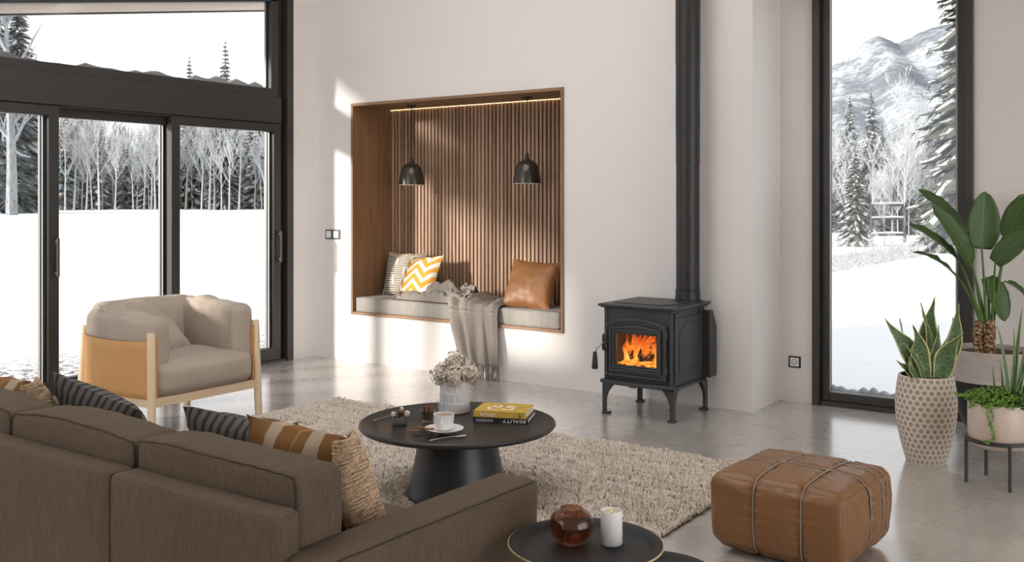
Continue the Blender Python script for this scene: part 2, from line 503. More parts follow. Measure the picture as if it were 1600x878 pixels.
# ---- left glazing: header, jamb, doors, transom
mb = MB(); mb.box(-6.82, -6.655, 1.6, 5.905, 2.075, 2.300)
mb.box(-6.82, -6.675, 1.6, 5.905, 2.060, 2.075)
tag(mb.build('trim_1', M['frame'], bevel=0.004), 'dark beam between the sliding doors and the window above', kind='structure')
mb = MB()
mb.box(-6.84, -6.645, 5.965, 6.035, 0, 3.3)          # jamb edge
mb.box(-6.84, -6.72, 5.885, 5.965, 0, 3.2)
mb.box(-6.84, -6.645, 1.53, 1.60, 0, 2.5)
tag(mb.build('trim_2', M['frame'], bevel=0.004), 'dark upright jamb at the right end of the glazing', kind='structure')
mb = MB(); mb.box(-6.86, -6.66, 1.6, 5.965, -0.02, 0.022)
tag(mb.build('trim_3', M['frame'], bevel=0.003), 'dark threshold under the sliding doors', kind='structure')
def leaf_door(name, y0, y1, x, handle=None, gk=True):
    r = struct(name, (x, y0, 0)); W = y1 - y0
    st = 0.078; z0, z1, zb, zt = 0.024, 2.068, 0.130, 1.997
    mb = MB()
    # four rails, mitred at the corners
    def q(a, b):  # quad extruded in x
        mb.prism(a, -0.03, 0.03, 'x')
    q([(0, z0), (W, z0), (W - st, zb), (st, zb)], 0)
    q([(0, z1), (st, zt), (W - st, zt), (W, z1)], 0)
    q([(0, z0), (st, zb), (st, zt), (0, z1)], 0)
    q([(W, z0), (W, z1), (W - st, zt), (W - st, zb)], 0)
    mb.build('door_frame', M['frame'], r, bevel=0.003)
    mb = MB(); mb.box(-0.004, 0.004, st - 0.01, W - st + 0.01, zb - 0.01, zt + 0.01)
    mb.build('pane', M['pane'], r)
    mb = MB()
    mb.box(-0.03, -0.006, W - st - 0.022, W - st, zb, zt); mb.box(-0.055, -0.03, W - st - 0.03, W - st + 0.02, zb, zt)
    mb.build('glazing_bead', M['gasket'], r)
    if handle:
        mb = MB(); hy = W - st * 0.42
        mb.tube([(0.075, hy, 0.87), (0.075, hy, 1.14)], 0.010, 10)
        mb.box(0.028, 0.075, hy - 0.008, hy + 0.008, 0.885, 0.905); mb.box(0.028, 0.075, hy - 0.008, hy + 0.008, 1.105, 1.125)
        mb.box(0.030, 0.036, hy - 0.02, hy + 0.016, 0.86, 1.15)
        mb.build('door_handle', M['frame'], r, smooth=True)
    return r
tag(leaf_door('door_1', 2.76, 3.875, -6.70, True), 'left sliding glass door with a bar handle on its right stile')
tag(leaf_door('door_2', 3.81, 4.90, -6.775), 'middle sliding glass door set behind the other two')
tag(leaf_door('door_3', 4.80, 5.91, -6.70, True), 'right sliding glass door beside the corner')
tag(leaf_door('door_4', 1.60, 2.83, -6.775), 'glass door at the far left end of the glazing')
# transom window following the roof
r = struct('window_1', (-6.70, 0, 0), 'sloping transom window over the sliding doors')
ys, ye = 1.60, 5.89
def tz(y): return 2.733 + 0.1677 * (y - 3.48)
mb = MB()
fx0, fx1 = -0.06, 0.02
mb.prism([(ys, 2.30), (ye, 2.30), (ye, 2.372), (ys, 2.372)], fx0, fx1, 'x')
mb.prism([(5.812, 2.372), (ye, 2.372), (ye, tz(ye) + 0.09), (5.812, tz(5.812) + 0.09)], fx0, fx1, 'x')
mb.prism([(ys, tz(ys)), (ye, tz(ye)), (ye, tz(ye) + 0.12), (ys, tz(ys) + 0.12)], fx0, fx1, 'x')
mb.build('window_frame', M['frame'], r, bevel=0.003)
mb = MB(); mb.prism([(ys, 2.36), (5.82, 2.36), (5.82, tz(5.82) + 0.01), (ys, tz(ys) + 0.01)], -0.026, -0.018, 'x')
mb.build('pane', M['pane'], r)
mb = MB(); mb.box(-0.05, -0.03, 5.795, 5.812, 2.372, tz(5.8)); mb.build('glazing_bead', M['gasket'], r)
# outside eave with pale boarded soffit
mb = MB(); mb.prism([(0.8, tz(0.8)), (7.4, tz(7.4)), (7.4, tz(7.4) + 0.16), (0.8, tz(0.8) + 0.16)], -7.40, -6.75, 'x')
e = tag(mb.build('roof_eave', M['soffit']), kind='structure')
mb = MB(); mb.prism([(0.8, tz(0.8) - 0.012), (7.4, tz(7.4) - 0.012), (7.4, tz(7.4) + 0.2), (0.8, tz(0.8) + 0.2)], -7.44, -7.40, 'x')
mb.build('eave_fascia', M['frame'], e)

# tall right window
r = struct('window_2', (0, YR, 0), 'tall narrow window looking to the mountain')
mb = MB()
mb.box(WX0, WX0 + 0.048, -0.035, 0.09, 0, WZ1); mb.box(WX1 - 0.048, WX1, -0.035, 0.09, 0, WZ1)
mb.box(WX0, WX1, -0.01, 0.09, 0.0, 0.03); mb.box(WX0, WX1, -0.035, 0.09, WZ1 - 0.05, WZ1)
mb.box(WX0 + 0.048, WX0 + 0.10, 0.02, 0.09, 0.03, WZ1 - 0.05); mb.box(WX1 - 0.10, WX1 - 0.048, 0.02, 0.09, 0.03, WZ1 - 0.05)
mb.box(WX0 + 0.10, WX1 - 0.10, 0.02, 0.09, 0.03, 0.088); mb.box(WX0 + 0.10, WX1 - 0.10, 0.02, 0.09, WZ1 - 0.1, WZ1 - 0.05)
mb.build('window_frame', M['frame'], r, bevel=0.003)
mb = MB(); mb.box(WX0 + 0.09, WX1 - 0.09, 0.052, 0.060, 0.08, WZ1 - 0.09); mb.build('pane', M['pane'], r)
mb = MB(); mb.box(WX1 - 0.113, WX1 - 0.10, 0.03, 0.05, 0.088, WZ1 - 0.1); mb.box(WX0 + 0.10, WX0 + 0.106, 0.03, 0.05, 0.088, WZ1 - 0.1)
mb.box(WX0 + 0.10, WX1 - 0.10, 0.03, 0.05, 0.088, 0.094)
mb.build('glazing_bead', M['gasket'], r)

# ---- niche lining
nr = struct('trim_4', (0, 0, 0), 'walnut lined window-seat niche in the back wall')
mb = MB(); t_ = 0.024; f0 = 6.285
mb.box(NX0, NX0 + t_, f0, 6.86, NZ0, NZ1); mb.box(NX1 - t_, NX1, f0, 6.86, NZ0, NZ1)
mb.build('side_board', M['walnut'], nr, bevel=0.0015)
mb = MB(); mb.box(NX0 + t_, NX1 - t_, f0, 6.86, NZ0, NZ0 + t_); mb.build('base_board', M['walnut_x'], nr, bevel=0.0015)
mb = MB(); mb.box(NX0 + t_, NX1 - t_, f0, 6.78, NZ1 - t_, NZ1); mb.build('top_board', M['walnut_x'], nr, bevel=0.0015)
mb = MB(); mb.box(NX0 + t_, NX1 - t_, 6.81, 6.84, NZ0, NZ1); mb.build('slat_backing', M['slat_back'], nr)
mb = MB(); x = NX0 + t_ + 0.003; p = 0.0396
while x + 0.026 < NX1 - t_:
    mb.box(x, x + 0.0265, 6.785, 6.812, NZ0 + t_, NZ1 - t_ - 0.008); x += p
mb.build('slat_panel', M['slat'], nr, bevel=0.003, seg=1)
mb = MB(); mb.box(NX0 + t_, NX1 - t_, 6.776, 6.784, NZ1 - t_ - 0.0042, NZ1 - t_ + 0.001); mb.build('led_strip', M['led'], nr)
# ------------------------------------------------------------------ furniture: sofa
def sofa():
    r = thing('sofa', 'brown woven fabric sofa seen from behind in the foreground', 'sofa', (-2.75, 1.5, 0))
    # back frame: upholstered panels with a seam between them
    for k, (p, q) in enumerate(((-1.165, -0.38), (-0.38, 0.408), (0.408, 1.040))):
        mb = MB()
        soft_box(mb, q - p, 0.088, 0.60, 0.020, (0, 0.004, 0.0), 16, 0.0010, 9, k)
        mb.build('back_panel', M['sofa'], r, smooth=True, loc=((p + q) / 2, 0.036, 0.398))
    mb = MB(); soft_box(mb, 2.1, 0.86, 0.22, 0.02, (0, 0, 0), 8)
    mb.build('seat_base', M['sofa'], r, smooth=True, loc=(-0.05, 0.50, 0.17))
    for k, cx in enumerate((-0.675, 0.0, 0.675)):
        mb = MB(); soft_box(mb, 0.67, 0.74, 0.16, 0.04, (0, 0, 0.012), 14, 0.002, 8, k + 4)
        mb.build('seat_cushion', M['sofa'], r, smooth=True, loc=(cx, 0.515, 0.355))
    for s, ax in ((-1, -1.1), (1, 1.078)):
        mb = MB(); soft_box(mb, 0.145, 0.865, 0.53, 0.022, (0.003, 0, 0.002), 18, 0.0010, 9, s)
        arm = mb.build('armrest', M['sofa'], r, smooth=True, loc=(ax, 0.458, 0.335))
        mb = MB(); mb.tube([(s * 0.0690, -0.41 + 0.82 * i / 12, 0.2605 + 0.0006 * math.sin(i * 2.0)) for i in range(13)], 0.0022, 6)
        mb.build('seam', M['seam'], arm, smooth=True)
    # loose back cushions with a welt along the rear top edge and down the end
    for k, (p, q) in enumerate(((-0.895, -0.243), (-0.238, 0.392), (0.398, 1.018))):
        W = q - p; H = 0.40; T = 0.155; rad = 0.022
        def wob(x): return 0.004 * math.sin(x * 9 + k * 2) + 0.004 * mnoise.noise(Vector((x * 9, k, 2)))
        def shape(v, u):
            up = max(0, u[2])
            v.z += wob(v.x) * up - 0.012 * up * abs(u[0]) ** 3
            v.y += 0.006 * mnoise.noise(Vector((v.x * 5, v.z * 6, k))) + 0.05 * max(0, -u[2])
            if u[2] > 0.9: v.z += 0.006 * mnoise.noise(Vector((v.x * 16, v.y * 9, k + 3)))
            return v
        mb = MB(); soft_box(mb, W, T, H, rad, (0.004, 0.012, 0.004), 26, 0.0022, 8, k + 11, fn=shape)
        c = mb.build('back_cushion', M['sofa'], r, smooth=True, loc=((p + q) / 2, 0.158, 0.572))
        pts = []
        n = 30; e = 0.0075
        for i in range(n + 1):
            x = -W / 2 + 0.012 + (W - 0.024) * i / n
            un = abs(2 * i / n - 1)
            pts.append(Vector((x, -T / 2 + e - 0.003, H / 2 - e + 0.004 + wob(x) - 0.012 * un ** 3 + 0.0012 * math.sin(i * 2.3))))
        pts += [Vector((W / 2 - e + 0.002, -T / 2 + e - 0.003, zz)) for zz in (0.16, 0.10, 0.05, 0.0, -0.06)]
        mb = MB(); mb.tube(pts, 0.0020, 6)
        mb.build('seam', M['seam'], c, smooth=True)
    for x in (-1.05, 0.98):
        for y in (0.1, 0.33):
            mb = MB(); mb.lathe([(0.018, 0), (0.024, 0.075)], 14); mb.build('leg', M['black'], r, loc=(x, y, 0), smooth=True)
M['seam'] = plain('dark_seam_thread', (0.040, 0.028, 0.020), 0.95)
sofa()

# striped throw pillows on the sofa
D = math.radians
def m_stripe(name, stops, yarn=(1, 60, 1), c_noise=0.18, scale=60):
    """bands across u, woven of coarse yarn"""
    t = NT(name)
    uv = t.coord('UV'); xyz = t.sep(uv)
    wob = t.noise(uv, 5, 2)
    u = t.math('ADD', xyz[0], t.math('MULTIPLY', t.math('SUBTRACT', wob, 0.5), 0.035))
    c = t.ramp(u, stops, 'CONSTANT')
    wv = t.noise(t.coord('UV', scale=(scale * 1.0, scale * 2.6, 1)), 1, 3, 0.75)
    c = t.mix(t.math('MULTIPLY', wv, c_noise * 2), c, (0.05, 0.025, 0.01))
    return t.pbr(c, 0.95, 0, t.bump(wv, 0.8, 0.006), Specular_IOR_Level=0.1)
OC, CR, OC2 = (0.30, 0.155, 0.06), (0.58, 0.48, 0.355), (0.22, 0.11, 0.042)
M['ochre'] = m_stripe('ochre_and_cream_woven_stripe', [(0, OC2), (0.08, OC), (0.26, CR), (0.38, OC), (0.53, (0.44, 0.24, 0.10)), (0.55, OC), (0.66, CR), (0.78, OC), (0.9, OC2)])
def m_slate():
    t = NT('slate_pillow_stripe')
    uv = t.coord('UV'); xyz = t.sep(uv)
    wob = t.noise(uv, 6, 2)
    u = t.math('ADD', xyz[0], t.math('MULTIPLY', t.math('SUBTRACT', wob, 0.5), 0.03))
    s = t.math('FRACT', t.math('MULTIPLY', u, 13))
    k = t.math('LESS_THAN', s, 0.42)
    wv = t.noise(t.coord('UV', scale=(160, 160, 1)), 1, 2)
    c = t.mix(k, (0.152, 0.143, 0.138), (0.048, 0.041, 0.035))
    c = t.mix(t.math('MULTIPLY', wv, 0.4), c, (0.05, 0.05, 0.05))
    return t.pbr(c, 0.95, 0, t.bump(wv, 0.5, 0.003), Specular_IOR_Level=0.1)
M['slate'] = m_slate()
M['rope'] = m_fabric('rope_fringe_yarn', (0.33, 0.20, 0.10), (0.66, 0.52, 0.38), 90, 0.95, 20, 0.8)

def ruffle(mb, wd, ht, th, seed):
    """looped yarn edge along one side of a pillow"""
    n = 54
    rr = random.Random(seed)
    for i in range(n):
        v = -0.97 + 1.94 * i / (n - 1)
        y = ht / 2 * v
        x = wd / 2 * (1 - 0.06 * (1 - v * v)) - 0.030
        k = (1 - abs(v) ** 3) * 0.55 + 0.35
        rad = 0.030 + 0.006 * rr.random()
        pts = []
        for j in range(11):
            a = -PI * 0.60 + PI * 1.20 * j / 10
            pts.append((x + math.cos(a) * rad * 1.15, y + 0.006 * math.sin(j * 0.9 + i * 0.7) + 0.012 * math.cos(a * 1.3), math.sin(a) * th * 0.34 * k))
        mb.tube(pts, 0.0050 + 0.0012 * rr.random(), 6)

def ochre_pillow(label, loc, rot, wd=0.46, ht=0.46, flip=False):
    mb = MB(); pillow(mb, wd, ht, 0.17, 20, 0.06, 0.007, seed=3 + loc[0])
    o = mb.build('throw_pillow', M['ochre'], smooth=True, loc=loc, rot=rot, merge=True)
    tag(o, label, 'pillow')
    mb = MB(); ruffle(mb, wd, ht, 0.19, 5); mb.build('yarn_edging', M['rope'], o, smooth=True)
    return o
def slate_pillow(label, loc, rot, wd=0.5, ht=0.42, spin=0):
    mb = MB(); pillow(mb, wd, ht, 0.16, 20, 0.07, 0.008, seed=9 + loc[0])
    cs, sn = math.cos(D(spin)), math.sin(D(spin)); mb.v = [(a * cs - b * sn, a * sn + b * cs, c) for a, b, c in mb.v]
    o = mb.build('throw_pillow', M['slate'], smooth=True, loc=loc, rot=rot, merge=True)
    return tag(o, label, 'pillow')
ochre_pillow('ochre and cream striped pillow at the right end of the sofa beside the armrest', (-2.055, 1.945, 0.600), (D(90 + 20), 0, D(-4)), 0.45, 0.40)
slate_pillow('slate grey striped pillow just left of the ochre pillow by the armrest', (-2.475, 2.075, 0.575), (D(90 + 20), 0, D(4)), 0.50, 0.36)
slate_pillow('slate grey striped pillow on the sofa in front of the tan armchair', (-3.225, 2.06, 0.575), (D(90 + 30), D(0), D(4)), 0.43, 0.42, -17)
ochre_pillow('ochre and cream striped pillow at the far left of the photo', (-3.585, 1.93, 0.585), (D(90 + 22), D(0), D(0)), 0.46, 0.40)

# ------------------------------------------------------------------ rug
def rug():
    r = thing('area_rug', 'thick beige shag rug under the round coffee table', 'rug', (-3.45, 3.36, 0))
    X0, X1, Y0, Y1 = -1.585, 1.56, -1.49, 1.60
    mb = MB(); mb.box(X0, X1, Y0, Y1, 0.0, 0.012); mb.build('backing', M['rugback'], r)
    rng = np.random.default_rng(4)
    N = 95000
    # more tufts where the near camera sees them
    x = rng.uniform(X0 - 0.005, X1 + 0.005, N); y = rng.uniform(Y0, Y1 + 0.005, N)
    def field(sx, sy, sc):
        return np.array([mnoise.noise(Vector((a * sx, b * sy, sc))) for a, b in zip(x, y)])
    f1 = field(6, 14, 1.0); f2 = field(26, 40, 9.0)
    hgt = 0.027 + 0.013 * f1 + 0.012 * f2 + rng.normal(0, 0.002, N)
    hgt = np.clip(hgt, 0.011, 0.05)
    ang = rng.uniform(0, 2 * PI, N); lean = rng.uniform(0.0, 0.022, N)
    lx = np.cos(ang) * lean + 0.010 * f1; ly = np.sin(ang) * lean - 0.012 * f2
    wd = rng.uniform(0.0040, 0.0070, N)
    a2 = rng.uniform(0, 2 * PI, N)
    V = np.zeros((N, 7, 3))
    for k in range(3):
        c, s = np.cos(a2 + k * 2 * PI / 3), np.sin(a2 + k * 2 * PI / 3)
        V[:, k, 0] = x + c * wd; V[:, k, 1] = y + s * wd; V[:, k, 2] = 0.008
        V[:, 3 + k, 0] = x + c * wd * 0.9 + lx * 0.45; V[:, 3 + k, 1] = y + s * wd * 0.9 + ly * 0.45; V[:, 3 + k, 2] = 0.008 + hgt * 0.62
    V[:, 6, 0] = x + lx; V[:, 6, 1] = y + ly; V[:, 6, 2] = 0.008 + hgt
    fq = np.array([[0, 1, 4, 3], [1, 2, 5, 4], [2, 0, 3, 5]]); ft = np.array([[3, 4, 6], [4, 5, 6], [5, 3, 6]])
    base = (np.arange(N) * 7)[:, None, None]
    quads = (fq[None] + base).reshape(N, 12); tris = (ft[None] + base).reshape(N, 9)
    loops = np.concatenate([quads, tris], axis=1).reshape(-1)
    sizes = np.tile(np.array([4, 4, 4, 3, 3, 3]), N)
    starts = np.concatenate([[0], np.cumsum(sizes)[:-1]])
    me = bpy.data.meshes.new('pile')
    me.vertices.add(N * 7); me.vertices.foreach_set('co', V.reshape(-1))
    me.loops.add(len(loops)); me.loops.foreach_set('vertex_index', loops.astype(np.int32))
    me.polygons.add(len(sizes)); me.polygons.foreach_set('loop_start', starts.astype(np.int32))
    me.polygons.foreach_set('use_smooth', [True] * len(sizes))
    me.update(calc_edges=True); me.validate()
    me.materials.append(M['rug'])
    o = bpy.data.objects.new('pile', me); COL.objects.link(o); o.parent = r
    tag(o, kind='stuff')
def m_rug():
    t = NT('beige_shag_wool'); v = t.coord()
    f = t.noise(v, 90, 2); f2 = t.noise(t.coord(scale=(1, 2.2, 1)), 5, 4)
    k = t.math('ADD', t.math('MULTIPLY', f, 0.5), t.math('MULTIPLY', f2, 0.5))
    c = t.ramp(k, [(0.30, (0.58, 0.495, 0.415)), (0.56, (0.86, 0.77, 0.675))])
    return t.pbr(c, 1.0, 0, None, Specular_IOR_Level=0.05, Sheen_Weight=0.15)
M['rug'] = m_rug(); M['rugback'] = plain('rug_backing', (0.13, 0.11, 0.09), 0.95)
rug()

# ------------------------------------------------------------------ coffee table and what stands on it
TZ = 0.366
TC = (-2.92, 3.669)
def coffee_table():
    r = thing('coffee_table', 'round black coffee table with a flared drum base on the rug', 'table', (TC[0], TC[1], 0.012))
    z = TZ - 0.012
    mb = MB()
    mb.lathe([(0.0, z - 0.028), (0.43, z - 0.028), (0.452, z - 0.024), (0.462, z - 0.012), (0.460, z - 0.003), (0.452, z), (0.447, z), (0.443, z - 0.004), (0.0, z - 0.004)], 96)
    mb.build('tabletop', M['table'], r, smooth=True, angle=60)
    mb = MB()
    prof = [(0.0, 0.0), (0.245, 0.0), (0.248, 0.008)] + [(0.185 + 0.06 * (1 - t) ** 1.7, 0.008 + (z - 0.036) * t) for t in [i / 12 for i in range(1, 13)]] + [(0.0, z - 0.028)]
    mb.lathe(prof, 96); mb.build('pedestal', M['tabbase'], r, smooth=True, angle=50)
coffee_table()
TT = TZ - 0.004 + 0.0005

# vase with hydrangeas
def vase(px, py):
    def facet(r, z, a):
        k = 16
        row = math.floor(z / 0.05)
        ph = (a * k / (2 * PI) + 0.5 * row) % 1.0
        zt = (z / 0.05) % 1.0
        return r * (1 + 0.055 * (abs(ph - 0.5) * 2 - 0.5) + 0.035 * (zt - 0.5))
    mb = MB()
    n = 30
    prof = [(0.0, 0.0), (0.070, 0.0)] + [(0.076 - 0.009 * (i / n) , 0.003 + 0.150 * i / n) for i in range(n + 1)]
    prof += [(0.060, 0.153), (0.058, 0.10), (0.0, 0.09)]
    mb.lathe(prof, 128, fn=lambda r, z, a: facet(r, z, a) if r > 0.062 else r)
    o = mb.build('vase', M['vase'], smooth=True, angle=35, loc=(px, py, TT))
    return tag(o, 'white faceted ceramic vase holding cream hydrangeas on the coffee table', 'vase')
M['vase'] = plain('white_glazed_ceramic', (0.62, 0.61, 0.60), 0.3, 0, 20, 0.04)
M['floret'] = plain('cream_petals', (0.60, 0.535, 0.45), 0.85, 0, 60, 0.25)
M['stem'] = plain('green_stem', (0.12, 0.2, 0.05), 0.7)
VX, VY = -3.071, 3.834
vase(VX, VY)
def hydrangea():
    r = thing('hydrangea_bouquet', 'bunch of cream hydrangea heads in the white vase', 'flowers', (VX, VY, TT))
    rr = random.Random(5)
    # directions: right of camera, towards camera, up
    heads = [(-0.060, -0.01, 0.185, 0.055), (0.0, -0.045, 0.180, 0.058), (0.075, -0.005, 0.188, 0.050), (0.005, 0.035, 0.242, 0.050), (-0.03, 0.06, 0.20, 0.05), (0.05, 0.055, 0.20, 0.05)]
    for (a, b, z, R) in heads:
        c = Vector((RX * a + DX * b, RY * a + DY * b, z))
        mb = MB()
        N = 110
        for i in range(N):
            ph = math.acos(1 - 2 * (i + 0.5) / N); th = PI * (1 + 5 ** 0.5) * i
            nrm = Vector((math.sin(ph) * math.cos(th), math.sin(ph) * math.sin(th), math.cos(ph)))
            p = c + nrm * R * (rr.uniform(0.74, 1.10) + 0.16 * mnoise.noise(nrm * 2.6 + c * 30))
            u = nrm.orthogonal().normalized(); u = Matrix.Rotation(rr.uniform(0, 6.3), 3, nrm) @ u
            v = nrm.cross(u)
            s = rr.uniform(0.0085, 0.0125); nrm = (nrm + Vector((rr.uniform(-.5, .5), rr.uniform(-.5, .5), rr.uniform(-.5, .5)))).normalized(); u = (u - nrm * u.dot(nrm)).normalized(); v = nrm.cross(u)
            vs = [p]; fs = []
            for q in range(4):
                d1 = (u if q % 2 == 0 else v) * (1 if q < 2 else -1)
                d2 = nrm.cross(d1)
                o = len(vs)
                vs += [p + d1 * s * 0.6 + d2 * s * 0.5 + nrm * 0.002, p + d1 * s * 1.15 + nrm * 0.0005, p + d1 * s * 0.6 - d2 * s * 0.5 + nrm * 0.002]
                fs.append((0, o, o + 1, o + 2))
            mb.add(vs, fs)
        mb.ball(c, R * 0.62, 10)
        h = mb.build('flower_head', M['floret'], r, fixn=False)
        mb = MB(); mb.tube([(c.x * 0.25, c.y * 0.25, 0.10), tuple(c * 0.6 + Vector((0, 0, 0.06))), tuple(c)], 0.003, 6); mb.build('stem', M['stem'], r, smooth=True)
hydrangea()

# cup, saucer, spoon
def cup(px, py):
    r = thing('coffee_cup', 'white cup of milky coffee on a saucer at the front of the table', 'cup', (px, py, TT + 0.0125))
    mb = MB()
    mb.lathe([(0.0, 0.0), (0.030, 0.0), (0.036, 0.004), (0.0425, 0.018), (0.0455, 0.045), (0.0475, 0.072), (0.0455, 0.072), (0.0435, 0.045), (0.0405, 0.02), (0.03, 0.008), (0, 0.007)], 48)
    mb.build('cup_body', M['china'], r, smooth=True, angle=60)
    mb = MB(); mb.lathe([(0.0449, 0.064), (0.0, 0.0645)], 40); mb.build('coffee', M['coffee'], r, smooth=True)
    mb = MB()
    d = Vector((-0.10 * RX - DX, -0.10 * RY - DY, 0)).normalized()
    pts = []
    for i in range(13):
        a = PI * 0.5 - PI * i / 12
        pts.append(d * (0.0425 + 0.020 * math.cos(a)) + Vector((0, 0, 0.036 + 0.017 * math.sin(a))))
    mb.tube(pts, 0.0042, 8); mb.build('handle', M['china'], r, smooth=True)
    r2 = thing('saucer', 'white saucer under the coffee cup', 'saucer', (px, py, TT))
    mb = MB(); mb.lathe([(0.0, 0.002), (0.034, 0.0), (0.036, 0.005), (0.06, 0.009), (0.087, 0.019), (0.089, 0.0205), (0.087, 0.0218), (0.06, 0.0128), (0.035, 0.0105), (0, 0.0105)], 56)
    mb.build('plate', M['china'], r2, smooth=True, angle=60)
M['china'] = plain('white_china', (0.80, 0.79, 0.78), 0.22, 0, 20, 0.02)
M['coffee'] = plain('milky_coffee', (0.42, 0.27, 0.17), 0.35, 0, 90, 0.2)
CX, CY = -2.835, 3.463
cup(CX, CY)
M['steel'] = plain('brushed_steel', (0.55, 0.53, 0.50), 0.28, 0.9)
def spoon():
    a = Vector((-2.775, 3.292, TT + 0.004)); b = Vector((-2.705, 3.462, TT + 0.003))
    d = (b - a).normalized(); L = (b - a).length
    mb = MB()
    mb.tube([a + d * L * t + Vector((0, 0, 0.004 * math.sin(t * PI) + 0.001)) for t in (0, 0.2, 0.4, 0.6, 0.72)], [0.0036, 0.003, 0.0024, 0.0022, 0.003], 8, flat=0.6)
    o = mb.build('teaspoon', M['steel'], smooth=True)
    mb = MB()
    sd = d.cross(Vector((0, 0, 1)))
    n = 10; vs = []; fs = []
    for i in range(n + 1):
        t = i / n; hw = 0.0145 * math.sin(PI * min(1, 0.06 + t * 0.94)) ** 0.6
        for j in range(7):
            u = -1 + j / 3
            q = a + d * L * (0.70 + 0.30 * t) + sd * hw * u
            q.z = TT + 0.0062 - 0.0045 * (1 - u * u) * math.sin(PI * t) ** 0.5
            vs.append(q)
    for i in range(n):
        for j in range(6):
            fs.append((i * 7 + j, i * 7 + j + 1, (i + 1) * 7 + j + 1, (i + 1) * 7 + j))
    mb.add(vs, fs); mb.build('spoon_bowl', M['steel'], o, smooth=True, solid=0.001)
    tag(o, 'small steel teaspoon lying in front of the saucer', 'spoon')
spoon()
# steam over the cup
def steam():
    t = NT('thin_steam')
    v = t.coord()
    f = t.noise(t.coord(scale=(1, 1, 0.45)), 26, 3, 0.6, dist=1.2)
    a = t.math('MULTIPLY', t.math('MAXIMUM', t.math('SUBTRACT', f, 0.47), 0.0), 260.0)
    vol = t.n('ShaderNodeVolumePrincipled', {'Color': (0.9, 0.9, 0.9, 1), 'Density': a})
    t.t.links.new(vol.outputs[0], t.out.inputs[1])
    mb = MB(); mb.lathe([(0.012, 0.0), (0.032, 0.012), (0.036, 0.04), (0.030, 0.075), (0.012, 0.10)], 20)
    o = mb.build('steam', t.mat, smooth=True, loc=(CX, CY, TT + 0.088))
    tag(o, 'faint steam rising from the coffee cup', 'steam', kind='stuff')
steam()

# cinnamon, anise
M['cinnamon'] = m_wood('cinnamon_bark', (0.13, 0.045, 0.016), (0.24, 0.09, 0.035), (0.36, 0.16, 0.07), 3, 0.8, 'z')
M['anise'] = plain('dark_star_anise', (0.055, 0.022, 0.012), 0.7, 0, 200, 0.3)
def cinn_mesh(L, rr=0.0052):
    mb = MB()
    for s in (-1, 1):   # the curled scroll of bark
        pts = []
        n = 12
        prof = [(s * (0.0033 + rr * 0.55 * math.cos(a)) , rr * 0.62 * math.sin(a)) for a in [2 * PI * i / n for i in range(n)]]
        mb.prism(prof, -L / 2, L / 2, 'z')
    return mb
def stick(label, a, b, group=None):
    a, b = Vector(a), Vector(b)
    o = cinn_mesh((b - a).length).build('cinnamon_stick', M['cinnamon'], smooth=True, angle=50)
    o.location = (a + b) / 2
    o.rotation_mode = 'QUATERNION'; o.rotation_quaternion = (b - a).to_track_quat('Z', 'Y')
    return tag(o, label, 'cinnamon stick', group)
def P2(px, py, z): # on the table top
    l = (px - 800) / 1555.6; v = -(py - 314) / 1555.6
    t = (TT + z - CAM_H) / v
    return ((DX + RX * l) * t, (DY + RY * l) * t, TT + z)
stick('cinnamon stick resting across the saucer rim', P2(651, 667, 0.018), P2(677, 671, 0.031))
stick('dark cinnamon stick lying on the table left of the saucer', P2(639, 673, 0.005), P2(660, 673.5, 0.006))
stick('short cinnamon stick propped on the saucer beside the cup', P2(664, 671, 0.026), P2(678, 669, 0.031))
def anise(label, p, s=0.013):
    mb = MB()
    for k in range(8):
        a = 2 * PI * k / 8
        d = Vector((math.cos(a), math.sin(a), 0))
        mb.tube([d * 0.001, d * s * 0.5 + Vector((0, 0, 0.003)), d * s + Vector((0, 0, 0.001))], [0.002, 0.0036, 0.0008], 6)
    o = mb.build('star_anise', M['anise'], smooth=True, loc=p)
    return tag(o, label, 'star anise')
anise('star anise lying on the table left of the saucer', P2(651, 680, 0.003), 0.016)
anise('star anise lying on the saucer left of the cup', P2(669, 678, 0.016), 0.012)
anise('star anise on the saucer directly in front of the cup', P2(682, 680, 0.016), 0.010)

# glass with cinnamon sticks
GX, GY = -3.030, 3.585
M['cglass'] = m_clear_glass('clear_tumbler_glass', (0.80, 0.86, 0.85), 1.0)
mb = MB(); g = 0.028
def sq(rd, z, n=4):
    return [(sx * rd, sy * rd, z) for sx, sy in ((-1, -1), (1, -1), (1, 1), (-1, 1))]
vs = sq(g, 0) + sq(g + 0.003, 0.055) + sq(g, 0.055) + sq(g - 0.003, 0.007)
fs = [(3, 2, 1, 0)] + [(i + 4 * k, (i + 1) % 4 + 4 * k, (i + 1) % 4 + 4 * k + 4, i + 4 * k + 4) for k in range(3) for i in range(4)] + [(12, 13, 14, 15)]
mb.add(vs, fs)
tag(mb.build('glass_tumbler', M['cglass'], bevel=0.002, loc=(GX, GY, TT), rot=(0, 0, YAW)), 'small square clear glass holding upright cinnamon sticks', 'glass')
rr = random.Random(3)
for i, (a, b, L) in enumerate([(-0.016, 0, 0.073), (-0.007, -0.012, 0.066), (0.004, 0.010, 0.060), (0.012, -0.010, 0.070), (0.018, 0.006, 0.078), (-0.012, 0.014, 0.065), (0.008, 0.0, 0.072)]):
    base = Vector((GX + RX * a * 0.7 + DX * b, GY + RY * a * 0.7 + DY * b, TT + 0.009))
    top = base + Vector((RX * a * 0.55, RY * a * 0.55, L)) + Vector((rr.uniform(-.003, .003), rr.uniform(-.003, .003), 0))
    stick('cinnamon stick standing in the small square glass', base, top, 'cinnamon sticks in the glass')

